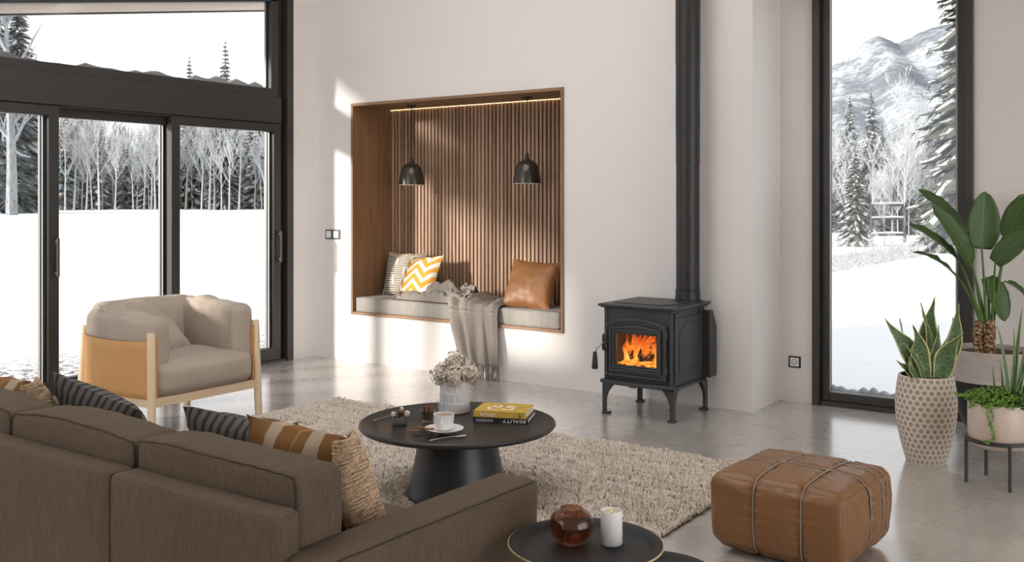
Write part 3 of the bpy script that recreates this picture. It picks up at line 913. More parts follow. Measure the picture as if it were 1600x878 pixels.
# tin of sweets and tongs
M['tin'] = plain('grey_pewter_tin', (0.26, 0.26, 0.25), 0.42, 0.4, 60, 0.2)
M['choc'] = plain('dark_chocolate', (0.060, 0.030, 0.018), 0.3, 0, 120, 0.2)
M['nougat'] = plain('cream_nougat', (0.62, 0.52, 0.38), 0.7, 0, 120, 0.15)
SX, SY = -3.108, 3.478
mb = MB(); prof = [(0.0, 0.0), (0.030, 0.0), (0.033, 0.004), (0.037, 0.033), (0.0345, 0.033), (0.031, 0.006), (0, 0.005)]
def sqf(r, z, a):
    return r * (1 / max(abs(math.cos(a)), abs(math.sin(a)))) ** 0.6
mb.lathe(prof, 48, fn=sqf)
tag(mb.build('sweet_tin', M['tin'], smooth=True, angle=50, loc=(SX, SY, TT), rot=(0, 0, YAW)), 'small grey metal tin filled with chocolates and nougat', 'tin')
sw = [('choc', -0.014, 0.0, 0.022, (0.026, 0.022, 0.024), 20), ('choc', 0.012, -0.008, 0.024, (0.024, 0.022, 0.022), -15), ('choc', 0.0, 0.014, 0.028, (0.026, 0.024, 0.022), 40),
      ('choc', 0.002, 0.002, 0.048, (0.028, 0.022, 0.022), 10)]
names = ['dark chocolate piece at the left in the sweet tin', 'dark chocolate piece at the right in the sweet tin', 'dark chocolate piece at the back of the sweet tin', 'dark chocolate piece on top of the pile in the sweet tin']
for (k, a, b, z, sz, rz), lb in zip(sw, names):
    mb = MB(); soft_box(mb, *sz, 0.004, (0, 0, 0.002), 6, 0.0006, 60, a)
    mb.box(-sz[0] * 0.52, sz[0] * 0.52, -0.0022, 0.0022, sz[2] * 0.30, sz[2] * 0.56)
    o = mb.build('chocolate', M['choc'], smooth=True, loc=(SX + RX * a + DX * b, SY + RY * a + DY * b, TT + z), rot=(0.1, 0.1, YAW + D(rz)))
    tag(o, lb, 'chocolate')
for (a, b, z, s, lb) in [(-0.032, 0.0, 0.044, 0.011, 'cream nougat ball at the left rim of the sweet tin'), (0.031, 0.004, 0.046, 0.014, 'cream nougat ball at the right rim of the sweet tin'), (0.006, 0.006, 0.068, 0.009, 'cream nougat piece on the very top of the sweets')]:
    mb = MB(); soft_box(mb, s * 1.7, s * 1.7, s * 2, s * 0.6, (0.001, 0.001, 0.001), 6, 0.0015, 70, a)
    o = mb.build('nougat', M['nougat'], smooth=True, loc=(SX + RX * a + DX * b, SY + RY * a + DY * b, TT + z), rot=(0.2, 0.3, a * 30))
    tag(o, lb, 'sweet')
mb = MB()
p0 = Vector(P2(585, 657, 0.006)); p1 = Vector((SX, SY, TT + 0.040)) + Vector((-RX * 0.034, -RY * 0.034, 0.002))
sd = (p1 - p0).cross(Vector((0, 0, 1))).normalized() * 0.006
for s in (-1, 1):
    mb.tube([p0 + sd * 0.2 * s, p0.lerp(p1, 0.5) + sd * s, p1 + sd * 0.8 * s], [0.003, 0.0026, 0.0022], 8)
mb.ball(p0, 0.006, 10)
tag(mb.build('sugar_tongs', M['tin'], smooth=True), 'thin metal tongs leaning on the sweet tin', 'tongs')

# books
def text_mesh(txt, size, mat, parent, loc, rot, name='lettering', ext=0.0003, xs=1.0):
    c = bpy.data.curves.new(name, 'FONT'); c.body = txt; c.size = size; c.extrude = ext; c.align_x = 'CENTER'; c.align_y = 'CENTER'
    o = bpy.data.objects.new('tmp', c); COL.objects.link(o)
    dg = bpy.context.evaluated_depsgraph_get()
    me = bpy.data.meshes.new_from_object(o.evaluated_get(dg))
    bpy.data.objects.remove(o)
    me.materials.clear(); me.materials.append(mat)
    q = bpy.data.objects.new(name, me); COL.objects.link(q); q.parent = parent; q.location = loc; q.rotation_euler = rot; q.scale = (xs, 1, 1)
    return q
M['bk_yellow'] = plain('yellow_book_cloth', (0.56, 0.36, 0.055), 0.5, 0, 200, 0.05)
M['bk_black'] = plain('black_book_cover', (0.012, 0.012, 0.012), 0.4)
M['paper'] = plain('book_pages', (0.66, 0.65, 0.64), 0.8, 0, 400, 0.12)
M['print'] = plain('white_print', (0.80, 0.78, 0.74), 0.6)
M['print_red'] = plain('rust_print', (0.34, 0.10, 0.03), 0.6)
M['print_grey'] = plain('grey_photo_print', (0.20, 0.20, 0.21), 0.6, 0, 30, 0.5)
def book(label, loc, rz, L, W, T, cov):
    r = thing('book', label, 'book', loc, rz)
    mb = MB()
    mb.box(-L / 2, L / 2, -W / 2, W / 2, 0, 0.0028); mb.box(-L / 2, L / 2, -W / 2, W / 2, T - 0.0028, T); mb.box(-L / 2, L / 2, -W / 2, -W / 2 + 0.003, 0, T)
    mb.build('cover', cov, r, bevel=0.0012)
    mb = MB(); mb.box(-L / 2 + 0.004, L / 2 - 0.004, -W / 2 + 0.003, W / 2 - 0.004, 0.0028, T - 0.0028); mb.build('pages', M['paper'], r)
    return r
BA = math.atan2(0.097, 0.229)
bx, by = (-2.7425 - math.sin(BA) * 0.11, 3.7545 + math.cos(BA) * 0.11)
b1 = book('black book with BEAUTY on its spine lying under the yellow book', (bx + 0.004, by + 0.002, TT), BA + 0.02, 0.262, 0.215, 0.021, M['bk_black'])
text_mesh('BEAUTY', 0.0215, M['print'], b1, (0.066, -0.1077, 0.0105), (PI / 2, PI, 0), xs=1.45)
mb = MB(); mb.box(-0.12, -0.035, -0.1079, -0.1075, 0.003, 0.016); mb.build('spine_picture', M['print_grey'], b1)
b2 = book('yellow book with LEMON on its spine on top of the black book', (bx, by, TT + 0.0215), BA, 0.252, 0.20, 0.030, M['bk_yellow'])
text_mesh('LEMON', 0.0235, M['print'], b2, (-0.055, -0.1003, 0.015), (PI / 2, PI, 0), xs=0.98)
mb = MB(); mb.prism([(0.098 + 0.007 * math.cos(a), 0.013 + 0.009 * math.sin(a)) for a in [2 * PI * i / 16 for i in range(16)]], -0.1004, -0.1, 'y'); lg = mb.build('spine_emblem', M['bk_black'], b2)
mb = MB(); mb.prism([(0.099 + 0.003 * math.cos(a), 0.0145 + 0.004 * math.sin(a)) for a in [2 * PI * i / 16 for i in range(16)]], -0.1007, -0.1004, 'y'); mb.build('emblem_mark', M['print'], lg)
mb = MB()
def ring(cx, cy, a, b, wd, a0=0, a1=2 * PI, z=0.0302, n=24):
    pts = [(cx + a * math.cos(t), cy + b * math.sin(t), z) for t in [a0 + (a1 - a0) * i / n for i in range(n + 1)]]
    mb.tube(pts, wd, 5, flat=0.12)
ring(-0.045, -0.022, 0.024, 0.030, 0.006, 0.4, 5.4); ring(0.02, -0.018, 0.026, 0.030, 0.006, -2.5, 2.2); ring(-0.035, 0.022, 0.018, 0.020, 0.005); ring(0.035, 0.02, 0.020, 0.018, 0.005, 1, 6)
mb.build('cover_print', M['print'], b2)
mb = MB(); rr = random.Random(8)
for i in range(16):
    x, y = rr.uniform(-0.08, 0.085), rr.uniform(-0.02, 0.05); a = rr.uniform(-0.5, 0.5)
    mb.tube([(x, y, 0.0303), (x + 0.022 * math.cos(a), y + 0.022 * math.sin(a), 0.0303)], [0.004, 0.001], 5, flat=0.12)
mb.build('cover_splashes', M['print_red'], b2)
# ------------------------------------------------------------------ armchair (faces +X)
def armchair():
    r = thing('armchair', 'low armchair with oatmeal cushions, tan leather side slings and pale wooden frame', 'armchair', (-5.44, 3.92, 0), D(1.5))
    # local: x front(+)/back(-), y near camera(-)/far(+)
    fx, bx_, hy = 0.325, -0.325, 0.395
    for (x, y, top) in ((fx, -hy, 0.625), (fx, hy, 0.625), (bx_, -hy, 0.625), (bx_, hy, 0.625)):
        mb = MB()
        ox = 0.02 if x > 0 else -0.05
        oy = 0.012 if y > 0 else -0.012
        pts = [(x + ox * (1 - t), y + oy * (1 - t), top * t) for t in (0, 0.25, 0.5, 0.75, 0.97, 1.0)]
        mb.tube(pts, [0.0235, 0.0245, 0.025, 0.025, 0.025, 0.022], 20)
        mb.build('leg', M['ash'], r, smooth=True, angle=50)
    for (a, b) in (((fx, -hy), (fx, hy)), ((bx_, -hy), (bx_, hy))):
        mb = MB(); mb.box(a[0] - 0.014, a[0] + 0.014, a[1], b[1], 0.185, 0.238); mb.build('rail', M['ash_y'], r, bevel=0.004)
    for y in (-hy, hy):
        mb = MB(); mb.box(bx_, fx, y - 0.014, y + 0.014, 0.185, 0.238); mb.build('rail', M['ash_x'], r, bevel=0.004)
    # leather slings: sides and back, bulging outward between the posts
    def sling(p, q, out, name='leather_sling'):
        n = 18; vs = []; fs = []
        for i in range(n + 1):
            t = i / n
            for j in range(9):
                v = j / 8
                bul = 0.045 * (1 - abs(2 * t - 1) ** 2.6) * (0.55 + 0.45 * v)
                x = p[0] + (q[0] - p[0]) * t + out[0] * (bul + 0.012); y = p[1] + (q[1] - p[1]) * t + out[1] * (bul + 0.012)
                sag = -0.012 * (1 - (2 * t - 1) ** 2)
                vs.append((x, y, 0.235 + (0.578 + sag - 0.235) * v))
        for i in range(n):
            for j in range(8):
                fs.append((i * 9 + j, i * 9 + j + 1, (i + 1) * 9 + j + 1, (i + 1) * 9 + j))
        mb = MB(); mb.add(vs, fs); return mb.build(name, M['tan_leather'], r, smooth=True, solid=0.005)
    sling((fx - 0.0, -hy), (bx_, -hy), (0, -1)); sling((bx_, hy), (fx, hy), (0, 1)); sling((bx_, -hy), (bx_, hy), (-1, 0))
    # front tabs where the leather wraps the post
    for y in (-hy, hy):
        s = 1 if y < 0 else -1
        mb = MB(); mb.box(fx - 0.01, fx + 0.016, y + s * 0.022, y + s * 0.034, 0.235, 0.60); mb.build('leather_tab', M['tan_leather'], r, bevel=0.003)
    # seat
    mb = MB(); soft_box(mb, 0.66, 0.735, 0.19, 0.055, (0.02, 0.0, 0.035), 18, 0.004, 7, 2)
    mb.build('seat_cushion', M['taupe'], r, smooth=True, loc=(0.02, 0, 0.335))
    # arm and back cushions
    def arm(y, seed):
        def f(q, u):
            q.z += 0.024 * mnoise.noise(Vector((q.x * 7, seed, 0))) * max(0, u[2])
            q.z -= 0.022 * max(0, u[2]) * max(0, q.x) / 0.33
            k = mnoise.noise(Vector((q.x * 22 + seed, q.z * 2.5, seed)))
            q.y += 0.011 * k * (1 if u[1] > 0 else -1) * max(0.0, u[2] + 0.6)
            return q
        mb = MB(); soft_box(mb, 0.665, 0.155, 0.49, 0.056, (0.0, 0.016, 0.010), 26, 0.006, 6, seed, fn=f)
        mb.build('arm_cushion', M['taupe'], r, smooth=True, loc=(-0.01, y, 0.482 + (0.022 if y > 0 else 0)))
    arm(-hy + 0.075, 3); arm(hy - 0.075, 8)
    def bk(q, u):
        k = mnoise.noise(Vector((q.y * 20, q.z * 2.5, 4)))
        q.x += 0.006 * k; q.x += -0.08 * q.z
        return q
    mb = MB(); soft_box(mb, 0.16, 0.70, 0.46, 0.056, (0.03, 0, 0.012), 26, 0.006, 6, 14, fn=bk)
    mb.build('back_cushion', M['taupe'], r, smooth=True, loc=(bx_ + 0.05, 0.0, 0.53))
    r2 = MB(); pillow(r2, 0.50, 0.46, 0.15, 22, 0.07, 0.012, 31)
    o = r2.build('throw_pillow', M['taupe'], smooth=True, merge=True, loc=(-5.53, 3.80, 0.605), rot=(D(90 - 47), D(0), D(108)))
    tag(o, 'oatmeal pillow leaning in the corner of the armchair', 'pillow')
M['ash_x'] = m_wood('pale_ash_side_rail', (0.58, 0.42, 0.27), (0.68, 0.52, 0.35), (0.76, 0.61, 0.44), 0.9, 0.5, 'x')
armchair()

# ------------------------------------------------------------------ niche: bench cushions, pillows, throw, pendants
BZ = NZ0 + 0.024
def bench(label, x0, x1, seed):
    mb = MB(); soft_box(mb, x1 - x0, 0.45, 0.125, 0.016, (0, 0.004, 0.006), 20, 0.002, 14, seed)
    o = mb.build('bench_cushion', M['niche_cushion'], smooth=True, loc=((x0 + x1) / 2, 6.535, BZ + 0.0625))
    mb = MB()
    for z in (-0.058, 0.058):
        mb.tube([(-(x1 - x0) / 2 + 0.012, -0.2235, z), ((x1 - x0) / 2 - 0.012, -0.2235, z)], 0.0035, 6)
    mb.build('piping', M['niche_cushion'], o, smooth=True)
    tag(o, label, 'cushion')
bench('grey bench cushion in the left half of the wall niche', -6.165, -5.092, 1)
bench('grey bench cushion in the right half of the wall niche under the leather pillow', -5.085, -4.045, 2)
CZ = BZ + 0.125

def m_chevron():
    t = NT('yellow_white_chevron'); xyz = t.sep(t.coord('UV'))
    tri = t.math('PINGPONG', t.math('ADD', t.math('MULTIPLY', xyz[0], 1.0), 0.03), 0.27)
    k = t.math('FRACT', t.math('ADD', t.math('MULTIPLY', t.math('ADD', xyz[1], t.math('MULTIPLY', tri, 0.9)), 4.3), 0.15))
    m = t.math('LESS_THAN', k, 0.56)
    wv = t.noise(t.coord('UV', scale=(150, 150, 1)), 1, 2)
    c = t.mix(m, (0.74, 0.71, 0.66), (0.62, 0.30, 0.035))
    return t.pbr(c, 0.9, 0, t.bump(wv, 0.2, 0.002))
def m_lines():
    t = NT('grey_line_weave'); xyz = t.sep(t.coord('UV'))
    wob = t.noise(t.coord('UV', scale=(3, 20, 1)), 1, 2)
    k = t.math('FRACT', t.math('ADD', t.math('MULTIPLY', xyz[1], 19), t.math('MULTIPLY', wob, 0.5)))
    dark = t.math('LESS_THAN', k, t.math('SUBTRACT', 0.62, t.math('MULTIPLY', xyz[0], 0.35)))
    c = t.mix(dark, (0.60, 0.53, 0.42), (0.13, 0.12, 0.11))
    mid = t.math('GREATER_THAN', xyz[0], 0.34)
    c = t.mix(t.math('MULTIPLY', mid, 0.45), c, (0.36, 0.32, 0.28))
    bars = None
    for (u, v) in ((0.36, 0.78), (0.60, 0.56), (0.33, 0.34), (0.58, 0.10), (0.82, 0.72), (0.85, 0.3), (0.02, 0.05)):
        b = t.math('MULTIPLY', t.math('LESS_THAN', t.math('ABSOLUTE', t.math('SUBTRACT', xyz[0], u)), 0.024), t.math('LESS_THAN', t.math('ABSOLUTE', t.math('SUBTRACT', xyz[1], v)), 0.095))
        bars = b if bars is None else t.math('MAXIMUM', bars, b)
    c = t.mix(bars, c, (0.72, 0.63, 0.47))
    top = t.math('GREATER_THAN', xyz[1], 0.93)
    c = t.mix(top, c, (0.42, 0.34, 0.25))
    return t.pbr(c, 0.95, 0, t.bump(t.math('ADD', k, bars), 0.25, 0.004))
M['chevron'] = m_chevron(); M['lines'] = m_lines()
def npil(label, mat, loc, tilt, rz, wd, ht, th, seed, roll=0):
    mb = MB(); pillow(mb, wd, ht, th, 24, 0.075, 0.008, seed)
    o = mb.build('throw_pillow', mat, smooth=True, merge=True, loc=loc, rot=(D(90 - tilt), D(roll), D(rz)))
    return tag(o, label, 'pillow')
npil('beige and grey line-patterned pillow in the left corner of the niche', M['lines'], (-5.905, 6.655, CZ + 0.190), 14, 4, 0.42, 0.40, 0.13, 2)
npil('yellow and white chevron pillow in the niche', M['chevron'], (-5.60, 6.515, CZ + 0.178), 27, -7, 0.43, 0.42, 0.15, 5, -4)
npil('tan leather pillow at the right end of the niche', M['cognac'], (-4.435, 6.50, CZ + 0.180), 28, 8, 0.43, 0.42, 0.15, 11, 3)

# throw blanket
def m_throw():
    t = NT('taupe_knit_throw')
    xyz = t.sep(t.coord('UV'))
    tri = t.math('PINGPONG', t.math('MULTIPLY', xyz[0], 26), 0.5)
    k = t.math('FRACT', t.math('ADD', t.math('MULTIPLY', xyz[1], 62), t.math('MULTIPLY', tri, 1.0)))
    h = t.math('PINGPONG', k, 0.5)
    f = t.noise(t.coord(), 200, 2)
    c = t.mix(t.math('MULTIPLY', h, 2.0), (0.15, 0.132, 0.115), (0.37, 0.335, 0.295))
    c = t.mix(t.math('MULTIPLY', f, 0.3), c, (0.2, 0.17, 0.145))
    return t.pbr(c, 0.95, 0, t.bump(h, 0.4, 0.004), Specular_IOR_Level=0.1)
M['throw'] = m_throw()
def throw():
    mb = MB()
    # hanging width with deep folds
    NS, NTT = 90, 70
    path = [(6.60, CZ + 0.016), (6.50, CZ + 0.022), (6.40, CZ + 0.020), (6.325, CZ + 0.018), (6.297, CZ + 0.002), (6.280, CZ - 0.05), (6.274, CZ - 0.18), (6.268, CZ - 0.32), (6.262, CZ - 0.44)]
    cum = [0]
    for a, b in zip(path, path[1:]): cum.append(cum[-1] + math.dist(a, b))
    def pp(t):
        L = t * cum[-1]
        for i in range(len(path) - 1):
            if L <= cum[i + 1] + 1e-9:
                f = (L - cum[i]) / (cum[i + 1] - cum[i])
                return path[i][0] + (path[i + 1][0] - path[i][0]) * f, path[i][1] + (path[i + 1][1] - path[i][1]) * f
        return path[-1]
    hang0 = cum[4] / cum[-1]
    vs = []; fs = []; uvs = []
    hem = []
    for i in range(NTT + 1):
        t = i / NTT
        y, z = pp(t)
        hg = max(0.0, (t - hang0) / (1 - hang0))
        for j in range(NS + 1):
            s = j / NS
            xl = -5.095 + 0.17 * hg ** 0.8; xr = -4.595 + 0.045 * hg
            x = xl + (xr - xl) * s
            # fold profile: one deep valley, softer waves towards the right
            f = 0.055 * math.exp(-((s - 0.10) / 0.09) ** 2) - 0.02 * math.exp(-((s - 0.235) / 0.045) ** 2) + 0.06 * math.exp(-((s - 0.34) / 0.07) ** 2)
            f += 0.022 * math.sin(s * 15.0 + 0.6 * math.sin(t * 5)) * s + 0.012 * math.sin(s * 29 + t * 2) + 0.012
            f += 0.010 * mnoise.noise(Vector((s * 6, t * 4, 1)))
            if hg > 0 or t > hang0 - 0.08:
                k = 0.45 + 0.55 * min(1, hg * 3)
                yy = y - 0.010 - max(0.0, f) * k
                zz = z
                if hg <= 0.1: zz = z + max(0.0, f) * 0.7
            else:
                yy = y; zz = z + max(0.0, f) * 1.15 + 0.006
            zz += -0.03 * hg * (s - 0.5) * 0 + 0.05 * hg * (1 - s) * -0.2
            xx = x + 0.02 * math.sin(s * 21 + t) * (1 - abs(2 * s - 1)) * 0.5
            vs.append((xx, yy, zz))
            if i == NTT: hem.append(Vector((xx, yy, zz)))
    W = NS + 1
    for i in range(NTT):
        for j in range(NS):
            fs.append((i * W + j, i * W + j + 1, (i + 1) * W + j + 1, (i + 1) * W + j))
            uvs.append([(j / NS, i / NTT), ((j + 1) / NS, i / NTT), ((j + 1) / NS, (i + 1) / NTT), (j / NS, (i + 1) / NTT)])
    mb.add(vs, fs)
    for k, q in enumerate(uvs): mb.uv[k] = q
    # rumpled part lying along the bench to the left
    base = len(mb.f)
    NS2, NT2 = 90, 34
    vs = []; fs = []
    fr = []
    for i in range(NS2 + 1):
        s = i / NS2            # from the right (0) to the left end (1)
        x = -4.95 - 0.74 * s
        yc = 6.425 - 0.035 * s; hw = 0.140 * (1 - 0.42 * s)
        for j in range(NT2 + 1):
            u = -1 + 2 * j / NT2
            edge = max(0, 1 - abs(u) ** 4)
            q = Vector((x * 5.5, u * 1.7 + 1.2 * mnoise.noise(Vector((x * 3, 2, u))), 3))
            h = abs(mnoise.noise(q)) * 0.80 + 0.45 * abs(mnoise.noise(q * 2.6)) + 0.12 * mnoise.noise(q * 6)
            env = (0.185 - 0.085 * s) * (0.55 + 0.45 * math.sin(PI * min(1, 0.25 + s * 0.9)))
            z = CZ + 0.010 + edge * (0.016 + env * (0.25 + 1.1 * h))
            y = yc + hw * u + 0.02 * mnoise.noise(Vector((x * 6, u, 8)))
            vs.append((x + 0.02 * mnoise.noise(Vector((x * 6, u * 2, 5))), y, z))
            if i == NS2: fr.append(Vector(vs[-1]))
    W2 = NT2 + 1
    for i in range(NS2):
        for j in range(NT2):
            fs.append((i * W2 + j, i * W2 + j + 1, (i + 1) * W2 + j + 1, (i + 1) * W2 + j))
    mb.add(vs, fs)
    for i in range(NS2):
        for j in range(NT2):
            mb.uv[base + i * NT2 + j] = [(j / NT2 * .6, i / NS2), ((j + 1) / NT2 * .6, i / NS2), ((j + 1) / NT2 * .6, (i + 1) / NS2), (j / NT2 * .6, (i + 1) / NS2)]
    o = mb.build('throw_blanket', M['throw'], smooth=True, solid=0.006, fixn=False, angle=0)
    tag(o, 'taupe knitted throw draped over the niche bench and hanging to the floor', 'blanket')
    mb = MB(); rr = random.Random(4)
    for k in range(46):
        p = hem[int(k / 45 * NS)]
        b = p + Vector((rr.uniform(-0.018, 0.018), -rr.uniform(0, 0.035), -(p.z - 0.007)))
        m = p.lerp(b, 0.5) + Vector((rr.uniform(-0.008, 0.008), rr.uniform(-0.008, 0.004), 0))
        e = b + Vector((rr.uniform(-0.03, 0.03), -rr.uniform(0.0, 0.03), 0))
        mb.tube([p, m, b, e], [0.0042, 0.0036, 0.0042, 0.003], 5)
    mb.build('fringe', M['throwf'], o, smooth=True); mb = MB()
    for k in range(15):
        p = fr[int(k / 14 * NT2)]
        e = Vector((p.x - 0.05 - rr.random() * 0.035, p.y + rr.uniform(-0.03, 0.02), CZ + 0.007))
        mb.tube([p, p.lerp(e, 0.5) + Vector((0, 0, 0.008)), e], [0.005, 0.0045, 0.0035], 5)
    mb.build('fringe', M['throwf'], o, smooth=True)
M['throwf'] = plain('taupe_fringe_yarn', (0.20, 0.175, 0.15), 0.95, 0, 300, 0.3)
throw()

# pendant lamps
def pendant(label, x):
    y = 6.53; zc = NZ1 - 0.024
    r = thing('pendant_lamp', label, 'lamp', (x, y, zc), 0, 'bell pendants in the niche')
    mb = MB(); mb.lathe([(0.0, 0.0), (0.040, 0.0), (0.040, -0.012), (0.012, -0.016), (0.010, -0.030), (0, -0.03)], 28); mb.build('canopy', M['black'], r, smooth=True, angle=40)
    mb = MB(); mb.tube([(0, 0, -0.02), (0, 0, -0.46)], 0.0024, 8); mb.build('cord', M['black'], r, smooth=True)
    mb = MB(); mb.lathe([(0.0, -0.435), (0.006, -0.437), (0.008, -0.455), (0.015, -0.460), (0.017, -0.492), (0.024, -0.496), (0.026, -0.505), (0, -0.506)], 24); mb.build('socket', M['black'], r, smooth=True, angle=40)
    mb = MB()
    out = [(0.020, -0.502), (0.045, -0.506), (0.070, -0.522), (0.088, -0.550), (0.100, -0.595), (0.108, -0.645), (0.112, -0.688)]
    inn = [(q - 0.003, z - 0.002) for q, z in out[::-1]]; inn[0] = (0.109, -0.688)
    mb.lathe(out + inn, 48); mb.build('lamp_shade', M['shade'], r, smooth=True, angle=60)
    mb = MB(); mb.lathe([(0.1115, -0.6865), (0.1125, -0.6885), (0.1110, -0.6915), (0.1085, -0.6890), (0.1095, -0.6865)], 48); mb.build('shade_rim', M['rim'], r, smooth=True)
    mb = MB(); mb.ball((0, 0, -0.60), 0.026, 16); mb.build('bulb', M['bulb'], r, smooth=True)
    ld = bpy.data.lights.new('lamp_light', 'POINT'); ld.energy = 3.2; ld.color = (1, 0.72, 0.42); ld.shadow_soft_size = 0.025
    lo = bpy.data.objects.new('lamp_light', ld); COL.objects.link(lo); lo.parent = r; lo.location = (0, 0, -0.650)
M['shade'] = plain('dark_bronze_enamel', (0.075, 0.066, 0.053), 0.22, 0.55, 30, 0.1)
M['rim'] = plain('painted_lit_shade_rim', (0.72, 0.62, 0.46), 0.5)  # cream tone paints the warm lamp light on the rim
M['bulb'] = m_emit('lamp_bulb_glow', (1.0, 0.75, 0.45), 3.0)
pendant('bronze bell pendant lamp hanging at the left of the niche', -5.705)
pendant('bronze bell pendant lamp hanging at the right of the niche', -4.492)

# switch and socket
r = thing('light_switch', 'double white light switch with grey frame on the wall left of the niche', 'switch', (-6.428, YB, 1.103))
mb = MB()
for s in (-1, 1):
    mb.box(s * 0.046 - 0.0445, s * 0.046 + 0.0445, -0.008, 0, -0.043, 0.043)
mb.build('frame', plain('grey_switch_frame', (0.10, 0.098, 0.095), 0.4), r, bevel=0.002)
for s in (-1, 1):
    mb = MB(); mb.box(s * 0.046 - 0.029, s * 0.046 + 0.029, -0.012, -0.008, -0.029, 0.029); mb.build('rocker', M['white'], r, bevel=0.002)
r = thing('power_socket', 'white power socket in a black frame low on the wall by the tall window', 'socket', (-2.414, YR, 0.278))
mb = MB(); mb.box(-0.043, 0.043, -0.008, 0, -0.04, 0.04); mb.build('frame', M['black'], r, bevel=0.002)
mb = MB(); mb.box(-0.031, 0.031, -0.011, -0.008, -0.030, 0.030); mb.build('insert', M['white'], r, bevel=0.002)
mb = MB(); pts = [(0.019 * math.cos(2 * PI * i / 24), -0.0112, 0.019 * math.sin(2 * PI * i / 24)) for i in range(25)]
mb.tube(pts, 0.0018, 6)
for (x, z) in ((-0.008, 0.002), (0.008, 0.002), (0, -0.011)): mb.box(x - 0.0025, x + 0.0025, -0.0118, -0.011, z - 0.003, z + 0.003)
mb.build('socket_hole_mark', plain('grey_socket_painted_shade', (0.16, 0.16, 0.16), 0.6), r)  # grey ring and raised pads paint the shade of the socket recesses

# ------------------------------------------------------------------ wood stove
def m_fire(name, stops, strength, sc=(9, 9, 5)):
    t = NT(name)
    g = t.sep(t.coord('Generated'))
    f = t.noise(t.coord(scale=sc), 2.2, 4, 0.6, dist=1.3)
    k = t.math('ADD', t.math('MULTIPLY', g[2], 0.55), t.math('MULTIPLY', f, 0.55))
    c = t.ramp(k, stops)
    e = t.n('ShaderNodeEmission', {'Color': c, 'Strength': strength})
    tr = t.n('ShaderNodeBsdfTransparent')
    a = t.ramp(k, [(0.25, (1, 1, 1)), (0.85, (0.0, 0.0, 0.0))])
    mx = t.n('ShaderNodeMixShader', {0: a})
    t.t.links.new(tr.outputs[0], mx.inputs[1]); t.t.links.new(e.outputs[0], mx.inputs[2])
    t.t.links.new(mx.outputs[0], t.out.inputs[0])
    return t.mat
M['flame'] = m_fire('wood_fire_flames', [(0.22, (1.0, 0.62, 0.16)), (0.36, (1.0, 0.33, 0.035)), (0.55, (0.72, 0.11, 0.008)), (0.85, (0.22, 0.02, 0.002))], 1.15)
def m_ember():
    t = NT('glowing_embers')
    f = t.noise(t.coord(), 26, 4, 0.7)
    c = t.ramp(f, [(0.34, (0.02, 0.004, 0.002)), (0.46, (0.9, 0.16, 0.01)), (0.62, (1.0, 0.55, 0.10))])
    e = t.n('ShaderNodeEmission', {'Color': c, 'Strength': 1.3})
    t.t.links.new(e.outputs[0], t.out.inputs[0]); return t.mat
M['ember'] = m_ember()
def m_log():
    t = NT('burning_logs')
    f = t.noise(t.coord(scale=(5, 30, 30)), 1.4, 4, 0.7)
    c = t.ramp(f, [(0.45, (0.025, 0.012, 0.008)), (0.7, (0.12, 0.05, 0.02))])
    gl = t.ramp(f, [(0.56, (0, 0, 0)), (0.66, (0.9, 0.2, 0.02))])
    p = t.pbr(c, 0.95); b = t.t.nodes['Principled BSDF']
    t.set(b.inputs['Emission Color'], gl); t.set(b.inputs['Emission Strength'], 0.8)
    return t.mat
M['log'] = m_log()
M['firebrick'] = plain('sooty_firebrick', (0.07, 0.045, 0.035), 0.95, 0, 30, 0.4)
M['sglass'] = m_clear_glass('stove_glass', (0.97, 0.95, 0.93), 0.5)
SXc, SYc = -3.055, 5.97
